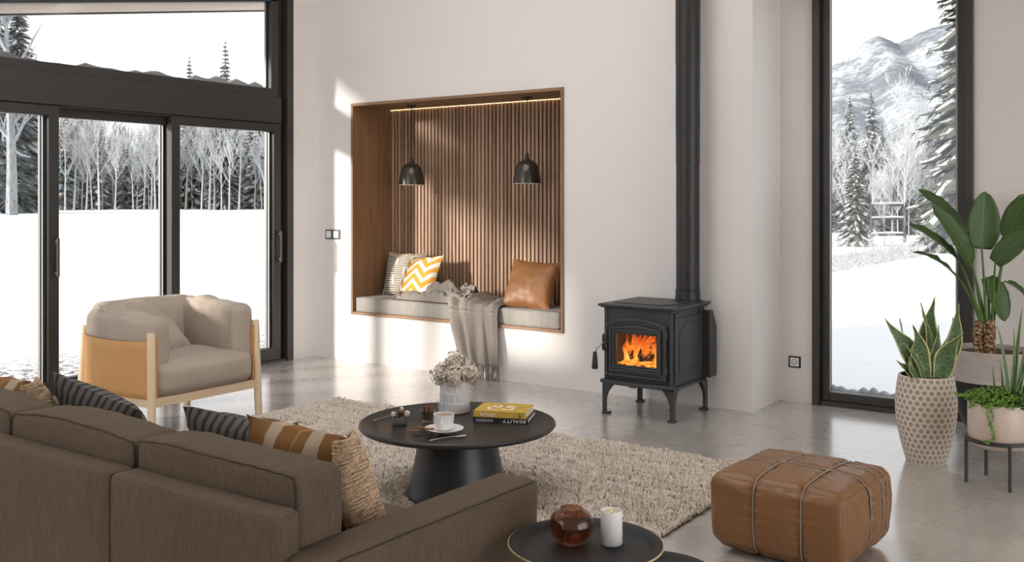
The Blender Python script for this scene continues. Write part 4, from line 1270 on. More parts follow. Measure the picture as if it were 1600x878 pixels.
def stove():
    r = thing('wood_stove', 'black cast iron wood stove burning on four curved legs', 'stove', (SXc, SYc, 0))
    I = M['iron']
    hx, fy, by_ = 0.235, -0.265, 0.235    # half width, front, rear (local)
    z0, z1 = 0.215, 0.695
    # firebox shell with a door opening
    ox0, ox1, oz0, oz1 = -0.165, 0.165, 0.305, 0.545
    mb = MB()
    def frame_ring(x0, x1, y0, y1, za, zb, a0, a1, b0, b1):
        # front plate with the door opening cut out, as one piece
        o = [(x0, za), (x1, za), (x1, zb), (x0, zb)]; q = [(a0, b0), (a1, b0), (a1, b1), (a0, b1)]
        vs = [(p[0], y0, p[1]) for p in o + q] + [(p[0], y1, p[1]) for p in o + q]
        fs = []
        for i in range(4):
            j = (i + 1) % 4
            fs += [(i, j, 4 + j, 4 + i), (8 + i, 12 + i, 12 + j, 8 + j), (i, 8 + i, 8 + j, j), (4 + i, 4 + j, 12 + j, 12 + i)]
        mb.add(vs, fs)
    frame_ring(-hx, hx, fy, fy + 0.03, z0, z1, ox0, ox1, oz0, oz1)
    mb.box(-hx, -hx + 0.03, fy + 0.031, by_, z0, z1); mb.box(hx - 0.03, hx, fy + 0.031, by_, z0, z1)
    mb.box(-hx + 0.031, hx - 0.031, by_ - 0.03, by_, z0, z1); mb.box(-hx + 0.031, hx - 0.031, fy + 0.031, by_ - 0.031, z0, z0 + 0.05); mb.box(-hx + 0.031, hx - 0.031, fy + 0.031, by_ - 0.031, z1 - 0.05, z1 - 0.001)
    mb.build('firebox', I, r, bevel=0.004)
    mb = MB(); mb.box(-0.19, 0.19, by_ - 0.12, by_ - 0.09, 0.27, 0.64); mb.box(-0.2, -0.185, fy + 0.03, by_ - 0.1, 0.27, 0.64); mb.box(0.185, 0.2, fy + 0.03, by_ - 0.1, 0.27, 0.64)
    mb.build('firebrick_lining', M['firebrick'], r)
    # top plate with a stepped edge and a raised cooking lid
    mb = MB()
    def slab(e, za, zb):
        mb.box(-hx - e, hx + e, fy - e * 1.15, by_ + 0.02, za, zb)
    slab(0.012, 0.690, 0.703); slab(0.028, 0.703, 0.712); slab(0.040, 0.712, 0.728)
    mb.build('top_plate', I, r, bevel=0.005, seg=3)
    mb = MB(); mb.prism([(-0.20, -0.22), (0.14, -0.22), (0.20, -0.12), (0.20, 0.10), (-0.20, 0.10)], 0.728, 0.734, 'z'); mb.build('cooking_lid', I, r, bevel=0.003)
    # front pilasters at the corners
    for s in (-1, 1):
        mb = MB(); mb.tube([(s * hx, fy - 0.001, z0 + 0.003), (s * hx, fy - 0.001, z1 - 0.006)], 0.013, 14)
        mb.build('corner_post', I, r, smooth=True, angle=50)
    # door: arched, stepped frame
    def arch(x0, x1, za, zb, rise, n=14):
        pts = [(x0, za), (x1, za), (x1, zb)]
        for i in range(1, n):
            t = i / n; x = x1 + (x0 - x1) * t
            pts.append((x, zb + rise * (1 - (2 * t - 1) ** 2)))
        pts.append((x0, zb)); return pts
    dr = bpy.data.objects.new('door', None); COL.objects.link(dr); dr.parent = r
    def ringp(oa, ia, y0, y1):
        """frame between two arched outlines with the same number of points"""
        mbx = MB(); n = len(oa)
        vs = [(p[0], y0, p[1]) for p in oa] + [(p[0], y0, p[1]) for p in ia] + [(p[0], y1, p[1]) for p in oa] + [(p[0], y1, p[1]) for p in ia]
        fs = []
        for i in range(n):
            j = (i + 1) % n
            fs += [(i, j, n + j, n + i), (2 * n + i, 3 * n + i, 3 * n + j, 2 * n + j), (i, 2 * n + i, 2 * n + j, j), (n + i, n + j, 3 * n + j, 3 * n + i)]
        mbx.add(vs, fs); return mbx
    A0 = arch(-0.230, 0.212, 0.258, 0.606, 0.040); A1 = arch(-0.211, 0.193, 0.278, 0.588, 0.034)
    A2 = arch(-0.196, 0.178, 0.294, 0.574, 0.026); A3 = arch(-0.182, 0.164, 0.308, 0.562, 0.016); A4 = arch(-0.166, 0.148, 0.324, 0.548, 0.0); A5 = arch(-0.155, 0.137, 0.335, 0.538, 0.0)
    A1b = A1
    for (oa, ia, ya, yb) in ((A0, A1, fy - 0.030, fy - 0.002), (A1, A2, fy - 0.020, fy - 0.002), (A2, A3, fy - 0.036, fy - 0.002), (A3, A4, fy - 0.026, fy - 0.002), (A4, A5, fy - 0.016, fy - 0.002)):
        ringp(oa, ia, ya, yb).build('door_frame', I, dr, bevel=0.004, seg=3)
    mb = MB(); mb.box(-0.158, 0.140, fy - 0.008, fy - 0.004, 0.332, 0.541); mb.build('glass', M['sglass'], dr)
    # hinges
    for z in (0.325, 0.545):
        mb = MB(); mb.tube([(0.213, fy - 0.022, z - 0.018), (0.213, fy - 0.022, z + 0.018)], 0.008, 12); mb.box(0.19, 0.222, fy - 0.02, fy, z - 0.012, z + 0.012); mb.ball((0.213, fy - 0.022, z + 0.02), 0.006, 8)
        mb.build('hinge', I, dr, bevel=0.001)
    # handle: latch plate and a hanging spring handle
    mb = MB(); soft_box(mb, 0.036, 0.03, 0.11, 0.012, (0, 0.004, 0), 8); lt = mb.build('latch', M['black'], r, smooth=True, loc=(-0.232, fy - 0.026, 0.475))
    mb = MB(); mb.tube([(-0.002, -0.018, 0.0), (-0.004, -0.045, -0.01), (-0.030, -0.058, -0.035), (-0.040, -0.060, -0.06)], 0.007, 10); mb.build('lever', M['steel'], lt, smooth=True)
    mb = MB(); mb.lathe([(0, 0), (0.010, -0.002), (0.014, -0.012), (0.012, -0.02), (0.015, -0.03), (0.021, -0.105), (0.019, -0.115), (0, -0.117)], 18, c=(-0.040, -0.060, -0.056)); mb.build('handle_grip', M['black'], lt, smooth=True, angle=50)
    # ash lip
    mb = MB(); n = 16
    poly = [(-hx - 0.02, fy + 0.01)] + [(-hx - 0.02 + (2 * hx + 0.04) * i / n, fy - 0.052 - 0.030 * (1 - (2 * i / n - 1) ** 2)) for i in range(n + 1)] + [(hx + 0.02, fy + 0.01)]
    mb.prism(poly, 0.212, 0.236, 'z'); mb.build('ash_lip', I, r, bevel=0.007, seg=3)
    mb = MB(); mb.box(-0.25, 0.25, fy - 0.005, by_, 0.196, 0.216); mb.build('base_skirt', I, r, bevel=0.006)
    mb = MB(); mb.box(-0.045, 0.0, fy - 0.055, fy - 0.02, 0.196, 0.204); mb.build('air_lever', M['steel'], r, bevel=0.002)
    # side panels with raised arch and slot
    for s in (-1, 1):
        x = s * hx
        mb = MB(); xs = sorted((x, x + s * 0.010))
        mb.box(xs[0], xs[1], fy + 0.035, by_ - 0.02, z0 + 0.02, 0.652); mb.box(xs[0], xs[1], fy + 0.035, fy + 0.10, 0.652, 0.685); mb.box(xs[0], xs[1], by_ - 0.09, by_ - 0.02, 0.652, 0.685)
        pnl = mb.build('side_panel', I, r, bevel=0.004)
        pts = []
        ya, yb, za, zb, rise = fy + 0.10, by_ - 0.09, 0.305, 0.545, 0.075
        pts += [(ya, za), (yb, za), (yb, zb)]
        for i in range(1, 16):
            t = i / 16; pts.append((yb + (ya - yb) * t, zb + rise * math.sin(PI * t) ** 0.8))
        pts += [(ya, zb), (ya, za)]
        mb = MB(); mb.tube([(x + s * 0.010, a, b) for a, b in pts], 0.0055, 8); mb.build('arch_moulding', I, pnl, smooth=True)
    # rear heat shield with a sloping top
    mb = MB(); mb.prism([(by_ - 0.05, 0.225), (by_ + 0.062, 0.225), (by_ + 0.062, 0.56), (by_ + 0.0, 0.672), (by_ - 0.05, 0.672)], -hx - 0.06, hx + 0.06, 'x')
    mb.build('heat_shield', I, r, bevel=0.003)
    # legs: two curved plates meeting at a corner
    def leg(sx, sy):
        mb = MB()
        def plate(n=12):
            out = []
            prof_in = []
            for i in range(n + 1):
                t = i / n                       # 0 top .. 1 bottom
                wdt = 0.030 + 0.062 * max(0, 1 - t * 1.75) ** 2.0
                prof_in.append((wdt, 0.200 * (1 - t) + 0.004))
            return [(0.0 + 0.006 * 0, 0.204)] and ([(0.0, 0.204)] + prof_in + [(0.0, 0.004)])
        P = plate()
        X, Y = sx * 0.258, (fy - 0.012 if sy < 0 else by_ - 0.005)
        mb.prism([(X - sx * a, b) for a, b in P], *sorted((Y, Y - sy * 0.012)), 'y')
        mb.prism([(Y - sy * a, b) for a, b in P], *sorted((X, X - sx * 0.012)), 'x')
        mb.tube([(X - sx * 0.008, Y - sy * 0.008, 0.006), (X - sx * 0.008, Y - sy * 0.008, 0.2)], [0.012, 0.012], 10)
        mb.prism([(X + sx * 0.006, Y + sy * 0.006), (X - sx * 0.044, Y + sy * 0.006), (X - sx * 0.044, Y - sy * 0.044), (X + sx * 0.006, Y - sy * 0.044)], 0.0, 0.016, 'z')
        mb.build('leg', I, r, bevel=0.004)
    for sx in (-1, 1):
        for sy in (-1, 1): leg(sx, sy)
    # fire
    mb = MB(); n = 16; vs = []; fs = []
    for i in range(n + 1):
        for j in range(n + 1):
            x = -0.18 + 0.36 * i / n; y = fy + 0.03 + 0.30 * j / n
            vs.append((x, y, 0.332 + 0.025 * mnoise.noise(Vector((x * 30, y * 30, 2))) + 0.02 * (j / n)))
    for i in range(n):
        for j in range(n): fs.append((i * (n + 1) + j, (i + 1) * (n + 1) + j, (i + 1) * (n + 1) + j + 1, i * (n + 1) + j + 1))
    mb.add(vs, fs)
    o = mb.build('embers', M['ember'], smooth=True, loc=(SXc, SYc, 0)); tag(o, 'glowing embers on the floor of the stove firebox', 'embers', kind='stuff')
    for k, (a, b, rd) in enumerate((((-0.15, -0.10, 0.375), (0.10, 0.02, 0.40), 0.036), ((-0.06, -0.14, 0.365), (0.14, -0.02, 0.385), 0.030), ((-0.10, 0.03, 0.41), (0.15, -0.05, 0.47), 0.034))):
        a, b = Vector(a), Vector(b); mb = MB()
        pts = [a.lerp(b, i / 8) + mnoise.noise_vector(a.lerp(b, i / 8) * 22) * 0.008 for i in range(9)]
        mb.tube(pts, [rd * (0.9 + 0.25 * mnoise.noise(Vector((i * 1.7, k, 0)))) for i in range(9)], 10)
        o = mb.build('firewood_log', M['log'], smooth=True, angle=50, loc=(SXc, SYc, 0))
        tag(o, ['charred log lying at the left of the fire behind the stove glass', 'charred log lying low at the front of the fire', 'charred log propped on top of the burning pile'][k], 'log')
    rr = random.Random(12)
    fl = MB()
    for k in range(54):
        x = rr.uniform(-0.175, 0.17); y = rr.uniform(-0.16, 0.06)
        h = rr.uniform(0.09, 0.22) * (1.0 if abs(x) > 0.03 else 0.8); wd = rr.uniform(0.012, 0.03)
        base = Vector((x, y, rr.uniform(0.335, 0.37))); pts = []; rs = []
        lean = rr.uniform(-0.02, 0.07)
        for i in range(9):
            t = i / 8
            pts.append(base + Vector((lean * t * t + 0.018 * math.sin(t * 7 + k) * t, 0.01 * math.sin(t * 5 + k * 2) * t, h * t)))
            rs.append(max(0.0006, wd * (math.sin(PI * min(1, 0.18 + t * 0.82)) ** 0.8) * (1 - 0.3 * t)))
        fl.tube(pts, rs, 8, flat=0.5)
    o = fl.build('flames', M['flame'], smooth=True, loc=(SXc, SYc, 0))
    tag(o, 'orange flames behind the stove glass', 'flames', kind='stuff')
    ld = bpy.data.lights.new('fire_light', 'POINT'); ld.energy = 2.0; ld.color = (1, 0.42, 0.1); ld.shadow_soft_size = 0.05
    lo = bpy.data.objects.new('fire_light', ld); COL.objects.link(lo); lo.location = (SXc, SYc - 0.08, 0.44)
    # flue pipe
    pr = thing('stove_pipe', 'black flue pipe rising from the wood stove', 'pipe', (SXc + 0.148, SYc + 0.16, 0.728))
    mb = MB(); mb.lathe([(0.0, 0.0), (0.093, 0.0), (0.093, 0.010), (0.084, 0.014), (0.082, 0.07), (0.084, 0.072), (0.084, 0.078), (0.080, 0.08)], 48); mb.build('collar', M['pipe'], pr, smooth=True, angle=40)
    mb = MB(); mb.lathe([(0.0785, 0.075), (0.0785, 0.92), (0.0800, 0.921), (0.0800, 1.12), (0.0812, 1.121), (0.0812, 1.60), (0.083, 1.601), (0.083, 2.55)], 48); mb.build('flue', M['pipe'], pr, smooth=True, angle=30)
stove()

# ------------------------------------------------------------------ pouf
def pouf():
    cx, cy = dl(4.03, 1.172)[:2]
    r = thing('pouf', 'square brown leather pouf with grey piping at the lower right', 'pouf', (cx, cy, 0), YAW - D(45) + D(6))
    sx = sy = 0.55; hz = 0.290; rad = 0.045
    # seams (u positions) on the faces towards the camera
    A = [-0.28, 0.42]           # planes of constant x, wrap front to back
    B = [-0.04, 0.48, 0.70]     # planes of constant y
    def f(q, u):
        a, b, c = u
        for s, k in ((A, a), (B, b)):
            for p in s:
                d = abs(k - p)
                q_ = 0.011 * math.exp(-(d / 0.045) ** 2)
                # pinch along the seam, inwards
                if abs(c) > 0.93: q.z -= q_ * (1 if c > 0 else -1)
                elif s is A: q.y -= q_ * (1 if b > 0 else -1) if abs(b) > 0.93 else 0
                else: q.x -= q_ * (1 if a > 0 else -1) if abs(a) > 0.93 else 0
                # short gathers across the seam
                g = 0.0075 * math.exp(-(d / 0.16) ** 2) * mnoise.noise(Vector((q.z * 60 if abs(c) < 0.93 else (q.x + q.y) * 40, p * 9, a * 2)))
                if abs(c) > 0.93: q.z += g
                else:
                    q.x += g * a; q.y += g * b
        # draped creases near the corners
        if abs(c) < 0.95:
            w = 0.011 * mnoise.noise(Vector((math.atan2(b, a) * 7, c * 0.9, 3)))
            q.x += w * a; q.y += w * b
        # slight taper at the foot, gentle crown
        k = 1 - 0.045 * max(0, -c) ** 2
        q.x *= k; q.y *= k
        return q
    mb = MB(); soft_box(mb, sx, sy, hz, rad, (0.014, 0.014, 0.028), 56, 0.0025, 6, 3, fn=f)
    body = mb.build('pouf_body', M['pouf'], r, smooth=True, loc=(0, 0, hz / 2 + 0.022))
    mb = MB(); mb.lathe([(0.0, 0.0), (0.2, 0.0), (0.2, 0.03), (0, 0.03)], 24); mb.build('base', M['black'], r)
    # piping that follows the surface along the seams
    def wrap(axis, p):
        pts = []
        prof = []
        n = 16
        for i in range(n + 1): prof.append((-1.0, -1 + 2 * i / n))
        for i in range(1, n + 1): prof.append((-1 + 2 * i / n, 1.0))
        for i in range(1, n + 1): prof.append((1.0, 1 - 2 * i / n))
        def mp(t): return math.sin(t * PI / 2) * 0.55 + t * 0.45
        for (h, c) in prof:
            u = (p, mp(h), mp(c)) if axis == 'x' else (mp(h), p, mp(c))
            q = Vector((u[0] * sx / 2, u[1] * sy / 2, u[2] * hz / 2))
            inn = Vector((max(-sx / 2 + rad, min(sx / 2 - rad, q.x)), max(-sy / 2 + rad, min(sy / 2 - rad, q.y)), max(-hz / 2 + rad, min(hz / 2 - rad, q.z))))
            d = q - inn
            if d.length > 1e-9: q = inn + d.normalized() * rad
            a, b, cc = u
            q.x += 0.014 * a * max(0, (1 - b * b) * (1 - cc * cc)) ** 0.7
            q.y += 0.014 * b * max(0, (1 - a * a) * (1 - cc * cc)) ** 0.7
            q.z += 0.028 * cc * max(0, (1 - a * a) * (1 - b * b)) ** 0.7
            k = 1 - 0.045 * max(0, -cc) ** 2
            q.x *= k; q.y *= k
            nrm = Vector((0 if axis == 'x' else (a if abs(h) == 1 else 0), 0 if axis == 'y' else (b if abs(h) == 1 else 0), cc if abs(c) == 1 else 0))
            if nrm.length: q += nrm.normalized() * -0.004
            pts.append(q)
        m2 = MB(); m2.tube(pts, 0.0030, 8)
        m2.build('piping', M['piping'], body, smooth=True)
    for p in A: wrap('x', p)
    for p in B: wrap('y', p)
pouf()

# ------------------------------------------------------------------ tray side tables
def tray_table(label, x, y, z, R):
    r = thing('tray_table', label, 'side table', (x, y, 0))
    mb = MB()
    mb.lathe([(0.0, z - 0.020), (R * 0.80, z - 0.020), (R * 0.86, z - 0.014), (R * 0.91, z - 0.003), (R * 0.985, z), (R * 0.985, z - 0.003), (R * 0.90, z - 0.006), (R * 0.85, z - 0.018), (R * 0.80, z - 0.0235), (0, z - 0.0235)], 96)
    tp = mb.build('tray', M['tray'], r, smooth=True, angle=50)
    mb = MB(); mb.lathe([(R * 0.978, z - 0.0065), (R * 0.998, z - 0.0055), (R * 1.0, z - 0.0012), (R * 0.986, z - 0.0012), (R * 0.978, z - 0.0065)], 96); mb.build('brass_rim', M['gold'], tp, smooth=True, angle=40)
    for k in range(3):
        a = D(137) + k * 2 * PI / 3
        c, s = math.cos(a), math.sin(a)
        mb = MB(); mb.tube([(c * R * 0.74, s * R * 0.74, z - 0.024), (c * R * 0.86, s * R * 0.86, 0.0)], 0.007, 10)
        mb.build('leg', M['black'], r, smooth=True)
tray_table('higher black tray table with a brass rim beside the sofa arm', -1.365, 2.257, 0.50, 0.206)
tray_table('lower black tray table half hidden under the higher one at the bottom edge', -1.305, 2.521, 0.352, 0.185)
TRZ = 0.50 - 0.0195
M['amber'] = m_clear_glass('smoky_brown_glass', (0.76, 0.57, 0.47), 1.0)
def amber_vase():
    mb = MB()
    out = [(0.0, 0.0), (0.026, 0.0), (0.042, 0.008), (0.056, 0.024), (0.0635, 0.046), (0.0625, 0.064), (0.056, 0.080), (0.044, 0.092), (0.034, 0.0975), (0.0315, 0.102)]
    inn = [(0.0295, 0.102), (0.032, 0.096), (0.042, 0.089), (0.0535, 0.078), (0.0595, 0.063), (0.060, 0.047), (0.053, 0.027), (0.04, 0.0125), (0.02, 0.007), (0, 0.007)]
    mb.lathe(out + inn, 56)
    o = mb.build('glass_vase', M['amber'], smooth=True, angle=60, loc=(-1.418, 2.272, TRZ)); o.scale = (0.95, 0.95, 0.95)
    tag(o, 'round smoky brown glass vase on the higher tray table', 'vase')
amber_vase()
M['straw'] = plain('dried_straw', (0.74, 0.69, 0.55), 0.85, 0, 90, 0.2)
M['drystem'] = plain('dried_brown_stem', (0.40, 0.20, 0.09), 0.8)
def dried(label, pts, L0):
    r = thing('dried_grass', label, 'dried grass', tuple(pts[0]))
    p0 = Vector(pts[0]); P = [Vector(p) - p0 for p in pts]
    mb = MB(); mb.tube(P, 0.0013, 6); mb.build('stem', M['drystem'], r, smooth=True)
    mb = MB(); rr = random.Random(L0)
    a, b = P[-2], P[-1]
    for i in range(70):
        t = i / 69; c = a.lerp(b, t); wd = 0.0105 * math.sin(PI * (0.12 + 0.83 * t)) 
        d = (b - a).normalized(); side = Vector((rr.uniform(-1, 1), rr.uniform(-1, 1), rr.uniform(-1, 1))).normalized()
        e = c + side * wd + d * 0.016
        mb.tube([c, c.lerp(e, 0.55) + side * 0.001, e], [0.0008, 0.0021, 0.0004], 5)
    mb.build('seed_head', M['straw'], r, smooth=True)
vz = TRZ
def VB(a, b, z): a, b, z = a * 0.95, b * 0.95, z * 0.95; return Vector((-1.418 + RX * a + DX * b, 2.272 + RY * a + DY * b, vz + z))
dried('taller dried grass stem in the brown glass vase', [VB(-0.022, 0.0, 0.012), VB(0.004, 0.0, 0.075), VB(0.022, 0.005, 0.118), VB(0.066, 0.01, 0.200)], 2)
dried('shorter drooping dried grass stem in the brown glass vase', [VB(-0.008, 0.012, 0.010), VB(0.008, 0.0, 0.075), VB(0.020, -0.008, 0.108), VB(0.082, -0.02, 0.150)], 6)
def candle():
    r = thing('candle', 'white jar candle on the higher tray table beside the brown vase', 'candle', (-1.329, 2.332, TRZ)); r.scale = (0.95, 0.95, 0.95)
    mb = MB(); mb.lathe([(0.0, 0.0), (0.028, 0.0), (0.0305, 0.003), (0.0305, 0.094), (0.0295, 0.0955), (0.0285, 0.094), (0.0283, 0.084), (0, 0.084)], 48); mb.build('jar', M['white'], r, smooth=True, angle=40)
    mb = MB(); mb.lathe([(0.0282, 0.086), (0.0, 0.0865)], 40); mb.build('wax', plain('cream_wax', (0.68, 0.58, 0.42), 0.4), r, smooth=True)
    mb = MB(); mb.tube([(0, 0, 0.086), (0.001, 0, 0.092)], [0.0015, 0.001], 6); wk = mb.build('wick', M['drystem'], r, smooth=True)
    mb = MB(); mb.lathe([(0.0, 0.090), (0.0022, 0.092), (0.002, 0.095), (0, 0.099)], 10); mb.build('flame', m_emit('candle_flame_glow', (1.0, 0.5, 0.12), 1.2), r, smooth=True)
candle()
# ------------------------------------------------------------------ plants
def m_leaf(name, c1, c2, rough=0.4, vein=True):
    t = NT(name)
    xyz = t.sep(t.coord('UV'))
    f = t.noise(t.coord(), 14, 4)
    c = t.mix(f, c1, c2)
    h = f
    if vein:
        d = t.math('ABSOLUTE', t.math('SUBTRACT', xyz[0], 0.5))
        w = t.math('SINE', t.math('MULTIPLY', t.math('ADD', xyz[1], t.math('MULTIPLY', d, -0.35)), 190))
        c = t.mix(t.math('MULTIPLY', t.math('ADD', w, 1), 0.10), c, c2)
        mid = t.math('LESS_THAN', d, 0.014)
        c = t.mix(mid, c, (0.10, 0.18, 0.035))
        h = w
    p = t.pbr(c, rough, 0, t.bump(h, 0.12, 0.004))
    return t.mat
M['bop'] = m_leaf('bird_of_paradise_leaf', (0.022, 0.058, 0.008), (0.055, 0.115, 0.016), 0.45)
M['petiole'] = plain('green_leaf_stalk', (0.085, 0.17, 0.03), 0.45, 0, 30, 0.2)
M['trunk'] = None
def m_trunk():
    t = NT('scaly_plant_trunk')
    vo = t.n('ShaderNodeTexVoronoi', {'Vector': t.coord(scale=(1, 1, 0.8)), 'Scale': 70})
    c = t.ramp(t.noise(t.coord(), 60, 2), [(0.35, (0.03, 0.014, 0.008)), (0.5, (0.24, 0.13, 0.05)), (0.65, (0.50, 0.36, 0.19))])
    return t.pbr(c, 0.9, 0, t.bump(vo.outputs[0], 0.8, 0.01))
M['trunk'] = m_trunk()

def blade(mb, base, tip, wd, nrm, sag=0.06, fold=0.25, prof=None, n=16, m=8, ruf=0.006, seed=0, twist=0.0, wave=0.0):
    """leaf blade from base to tip; nrm = the way its upper face looks"""
    base, tip, nrm = Vector(base), Vector(tip), Vector(nrm).normalized()
    L = (tip - base).length
    ctrl = (base + tip) / 2 + nrm * sag * L
    vs = []; fs = []; uvs = []
    for i in range(n + 1):
        t = i / n
        p = base * (1 - t) ** 2 + ctrl * 2 * t * (1 - t) + tip * t * t
        tg = ((ctrl - base) * (1 - t) + (tip - ctrl) * t).normalized()
        s = tg.cross(nrm)
        if s.length < 1e-4: s = tg.orthogonal()
        s.normalize()
        if twist: s = Matrix.Rotation(twist * t, 3, tg) @ s
        up = s.cross(tg).normalized()
        p = p + s * wave * math.sin(t * 5.2 + seed) * t
        hw = wd / 2 * (prof(t) if prof else (math.sin(PI * min(1, 0.10 + 0.90 * t)) ** 0.55 * (1 - 0.15 * t)))
        for j in range(m + 1):
            u = -1 + 2 * j / m
            r_ = ruf * mnoise.noise(Vector((u * 1.5, t * 9, seed))) * abs(u)
            vs.append(p + s * hw * u + up * (fold * hw * abs(u) ** 1.5 + r_))
    for i in range(n):
        for j in range(m):
            fs.append((i * (m + 1) + j, i * (m + 1) + j + 1, (i + 1) * (m + 1) + j + 1, (i + 1) * (m + 1) + j))
            uvs.append([(j / m, i / n), ((j + 1) / m, i / n), ((j + 1) / m, (i + 1) / n), (j / m, (i + 1) / n)])
    b = len(mb.f); mb.add(vs, fs)
    for k, q in enumerate(uvs): mb.uv[b + k] = q

TOCAM = Vector((-DX, -DY, 0.25)).normalized()
LEFT = Vector((-RX, -RY, 0)); RIGHT = -LEFT; UP = Vector((0, 0, 1)); BACK = Vector((DX, DY, 0))
BD = 5.93
pc = pt(1549, 600, BD)
def big_planter():
    r = thing('planter', 'large two-tone planter with pale ribbed rim and black bowl by the tall window', 'planter', (pc.x, pc.y, 0))
    mb = MB(); mb.lathe([(0.0, 0.0), (0.105, 0.0), (0.118, 0.012), (0.165, 0.09), (0.205, 0.19), (0.228, 0.29), (0.236, 0.335), (0.236, 0.345), (0.0, 0.345)], 72)
    mb.build('bowl', M['black'], r, smooth=True, angle=50)
    def rib(r_, z, a): return r_ * (1 + 0.0025 * math.sin(z * 900))
    n = 46
    prof = [(0.233, 0.338), (0.2385, 0.340)] + [(0.2385 + 0.004 * i / n + 0.0011 * math.sin(i * 2.1) , 0.342 + 0.172 * i / n) for i in range(n + 1)] + [(0.2425, 0.520), (0.232, 0.522), (0.226, 0.515), (0.224, 0.478), (0.21, 0.475)]
    mb = MB(); mb.lathe(prof, 72); mb.build('rim_band', M['potpale'], r, smooth=True, angle=60)
    mb = MB(); n = 20; vs = [(0, 0, 0.492)]; fs = []
    for i in range(1, 7):
        for j in range(n * 2):
            a = PI * j / n; q = 0.226 * i / 6
            vs.append((q * math.cos(a), q * math.sin(a), 0.490 + 0.012 * mnoise.noise(Vector((q * math.cos(a) * 30, q * math.sin(a) * 30, 1)))))
    for j in range(2 * n): fs.append((0, 1 + j, 1 + (j + 1) % (2 * n)))
    for i in range(5):
        for j in range(2 * n):
            a = 1 + i * 2 * n; fs.append((a + j, a + 2 * n + j, a + 2 * n + (j + 1) % (2 * n), a + (j + 1) % (2 * n)))
    mb.add(vs, fs); mb.build('soil', M['soil'], r, smooth=True)
M['potpale'] = m_wood('pale_grey_ribbed_ceramic', (0.40, 0.355, 0.32), (0.47, 0.42, 0.38), (0.53, 0.48, 0.44), 1.2, 0.7, 'x')
big_planter()
def bird_of_paradise():
    o3 = Vector((pc.x, pc.y, 0.49))
    r = thing('bird_of_paradise', 'tall plant with broad green paddle leaves in the large planter', 'plant', tuple(o3))
    for k, (a, b, h) in enumerate(((-0.060, 0.0, 0.20), (-0.008, -0.03, 0.215), (0.03, 0.03, 0.205), (-0.025, 0.05, 0.20))):
        c = Vector((RX * (a - 0.02) + DX * b, RY * (a - 0.02) + DY * b, 0)); mb = MB(); pts = []; rs = []
        for i in range(15):
            t = i / 14
            pts.append(c + Vector((0.004 * math.sin(t * 9 + k), 0, -0.01 + h * t))); rs.append(0.026 + (0.0045 if i % 2 else -0.002))
        mb.tube(pts, rs, 12); mb.build('trunk', M['trunk'], r, smooth=True)
    # (leaf base px, tip px, depth offset base / tip, width, facing, sag, stalk foot px)
    L = [((1509, 366), (1434, 296), 0.10, 0.16, 0.150, UP * 0.8 + LEFT * -0.3 + TOCAM * 0.9, 0.12, 1536),
         ((1517, 411), (1456, 322), -0.10, -0.16, 0.165, TOCAM * 1.0 + RIGHT * 0.35 + UP * 0.25, 0.10, 1540),
         ((1534, 389), (1539, 299), -0.05, -0.02, 0.205, TOCAM * 1 + UP * 0.15, -0.05, 1541),
         ((1575, 371), (1604, 303), 0.05, 0.10, 0.155, TOCAM * 1.0 + LEFT * 0.45 + UP * 0.3, 0.06, 1548),
         ((1497, 405), (1420, 350), -0.12, -0.20, 0.115, UP * 0.75 + TOCAM * 0.75 + RIGHT * 0.2, 0.10, 1534),
         ((1500, 438), (1427, 394), -0.10, -0.12, 0.085, UP * 1.0 + TOCAM * 0.55 + RIGHT * 0.5, 0.20, 1532),
         ((1555, 411), (1612, 358), -0.12, -0.20, 0.150, TOCAM * 0.9 + LEFT * 0.45 + UP * 0.5, 0.10, 1550),
         ((1570, 395), (1622, 338), 0.03, 0.10, 0.15, TOCAM * 0.8 + LEFT * 0.5 + UP * 0.6, 0.10, 1552),
         ((1541, 434), (1570, 502), 0.06, 0.00, 0.175, TOCAM * 1.0 + RIGHT * 0.25 + UP * 0.35, 0.12, 1546),
         ((1574, 441), (1612, 482), 0.10, 0.05, 0.10, UP * 0.9 + TOCAM * 0.6 + RIGHT * 0.5, 0.25, 1550)]
    for k, (b, tpx, db, dt_, wd, nr, sg, foot) in enumerate(L):
        B = pt(b[0], b[1], BD + db) - o3; T = pt(tpx[0], tpx[1], BD + dt_) - o3
        mb = MB(); blade(mb, B, T, wd, nr, sg, 0.22, None, 18, 8, 0.010, k * 3.3)
        lf = mb.build('leaf', M['bop'], r, smooth=True, solid=0.0012, fixn=False)
        F = pt(foot, 500, BD + (0.03 if k % 2 else -0.02)) - o3
        F.z = 0.185
        dirn = (T - B).normalized()
        mid = F.lerp(B, 0.55) + Vector((0, 0, 0.05)) * (1 if k not in (8, 9) else 3.0) + (F - B) * Vector((1, 1, 0)).length * 0.0
        n = 12; pts = []
        for i in range(n + 1):
            t = i / n
            q = F * (1 - t) ** 2 + mid * 2 * t * (1 - t) + B * t * t
            pts.append(q)
        ctrl = (B + T) / 2 + Vector(nr).normalized() * sg * (T - B).length
        ext = [B * (1 - t) ** 2 + ctrl * 2 * t * (1 - t) + T * t * t - Vector(nr).normalized() * 0.002 for t in (0.12, 0.3, 0.5, 0.7)]
        mb = MB(); mb.tube(pts + ext, [0.0085 - 0.0035 * i / n for i in range(n + 1)] + [0.0042, 0.0034, 0.0024, 0.0014], 8)
        mb.build('stalk', M['petiole'], lf, smooth=True)
bird_of_paradise()

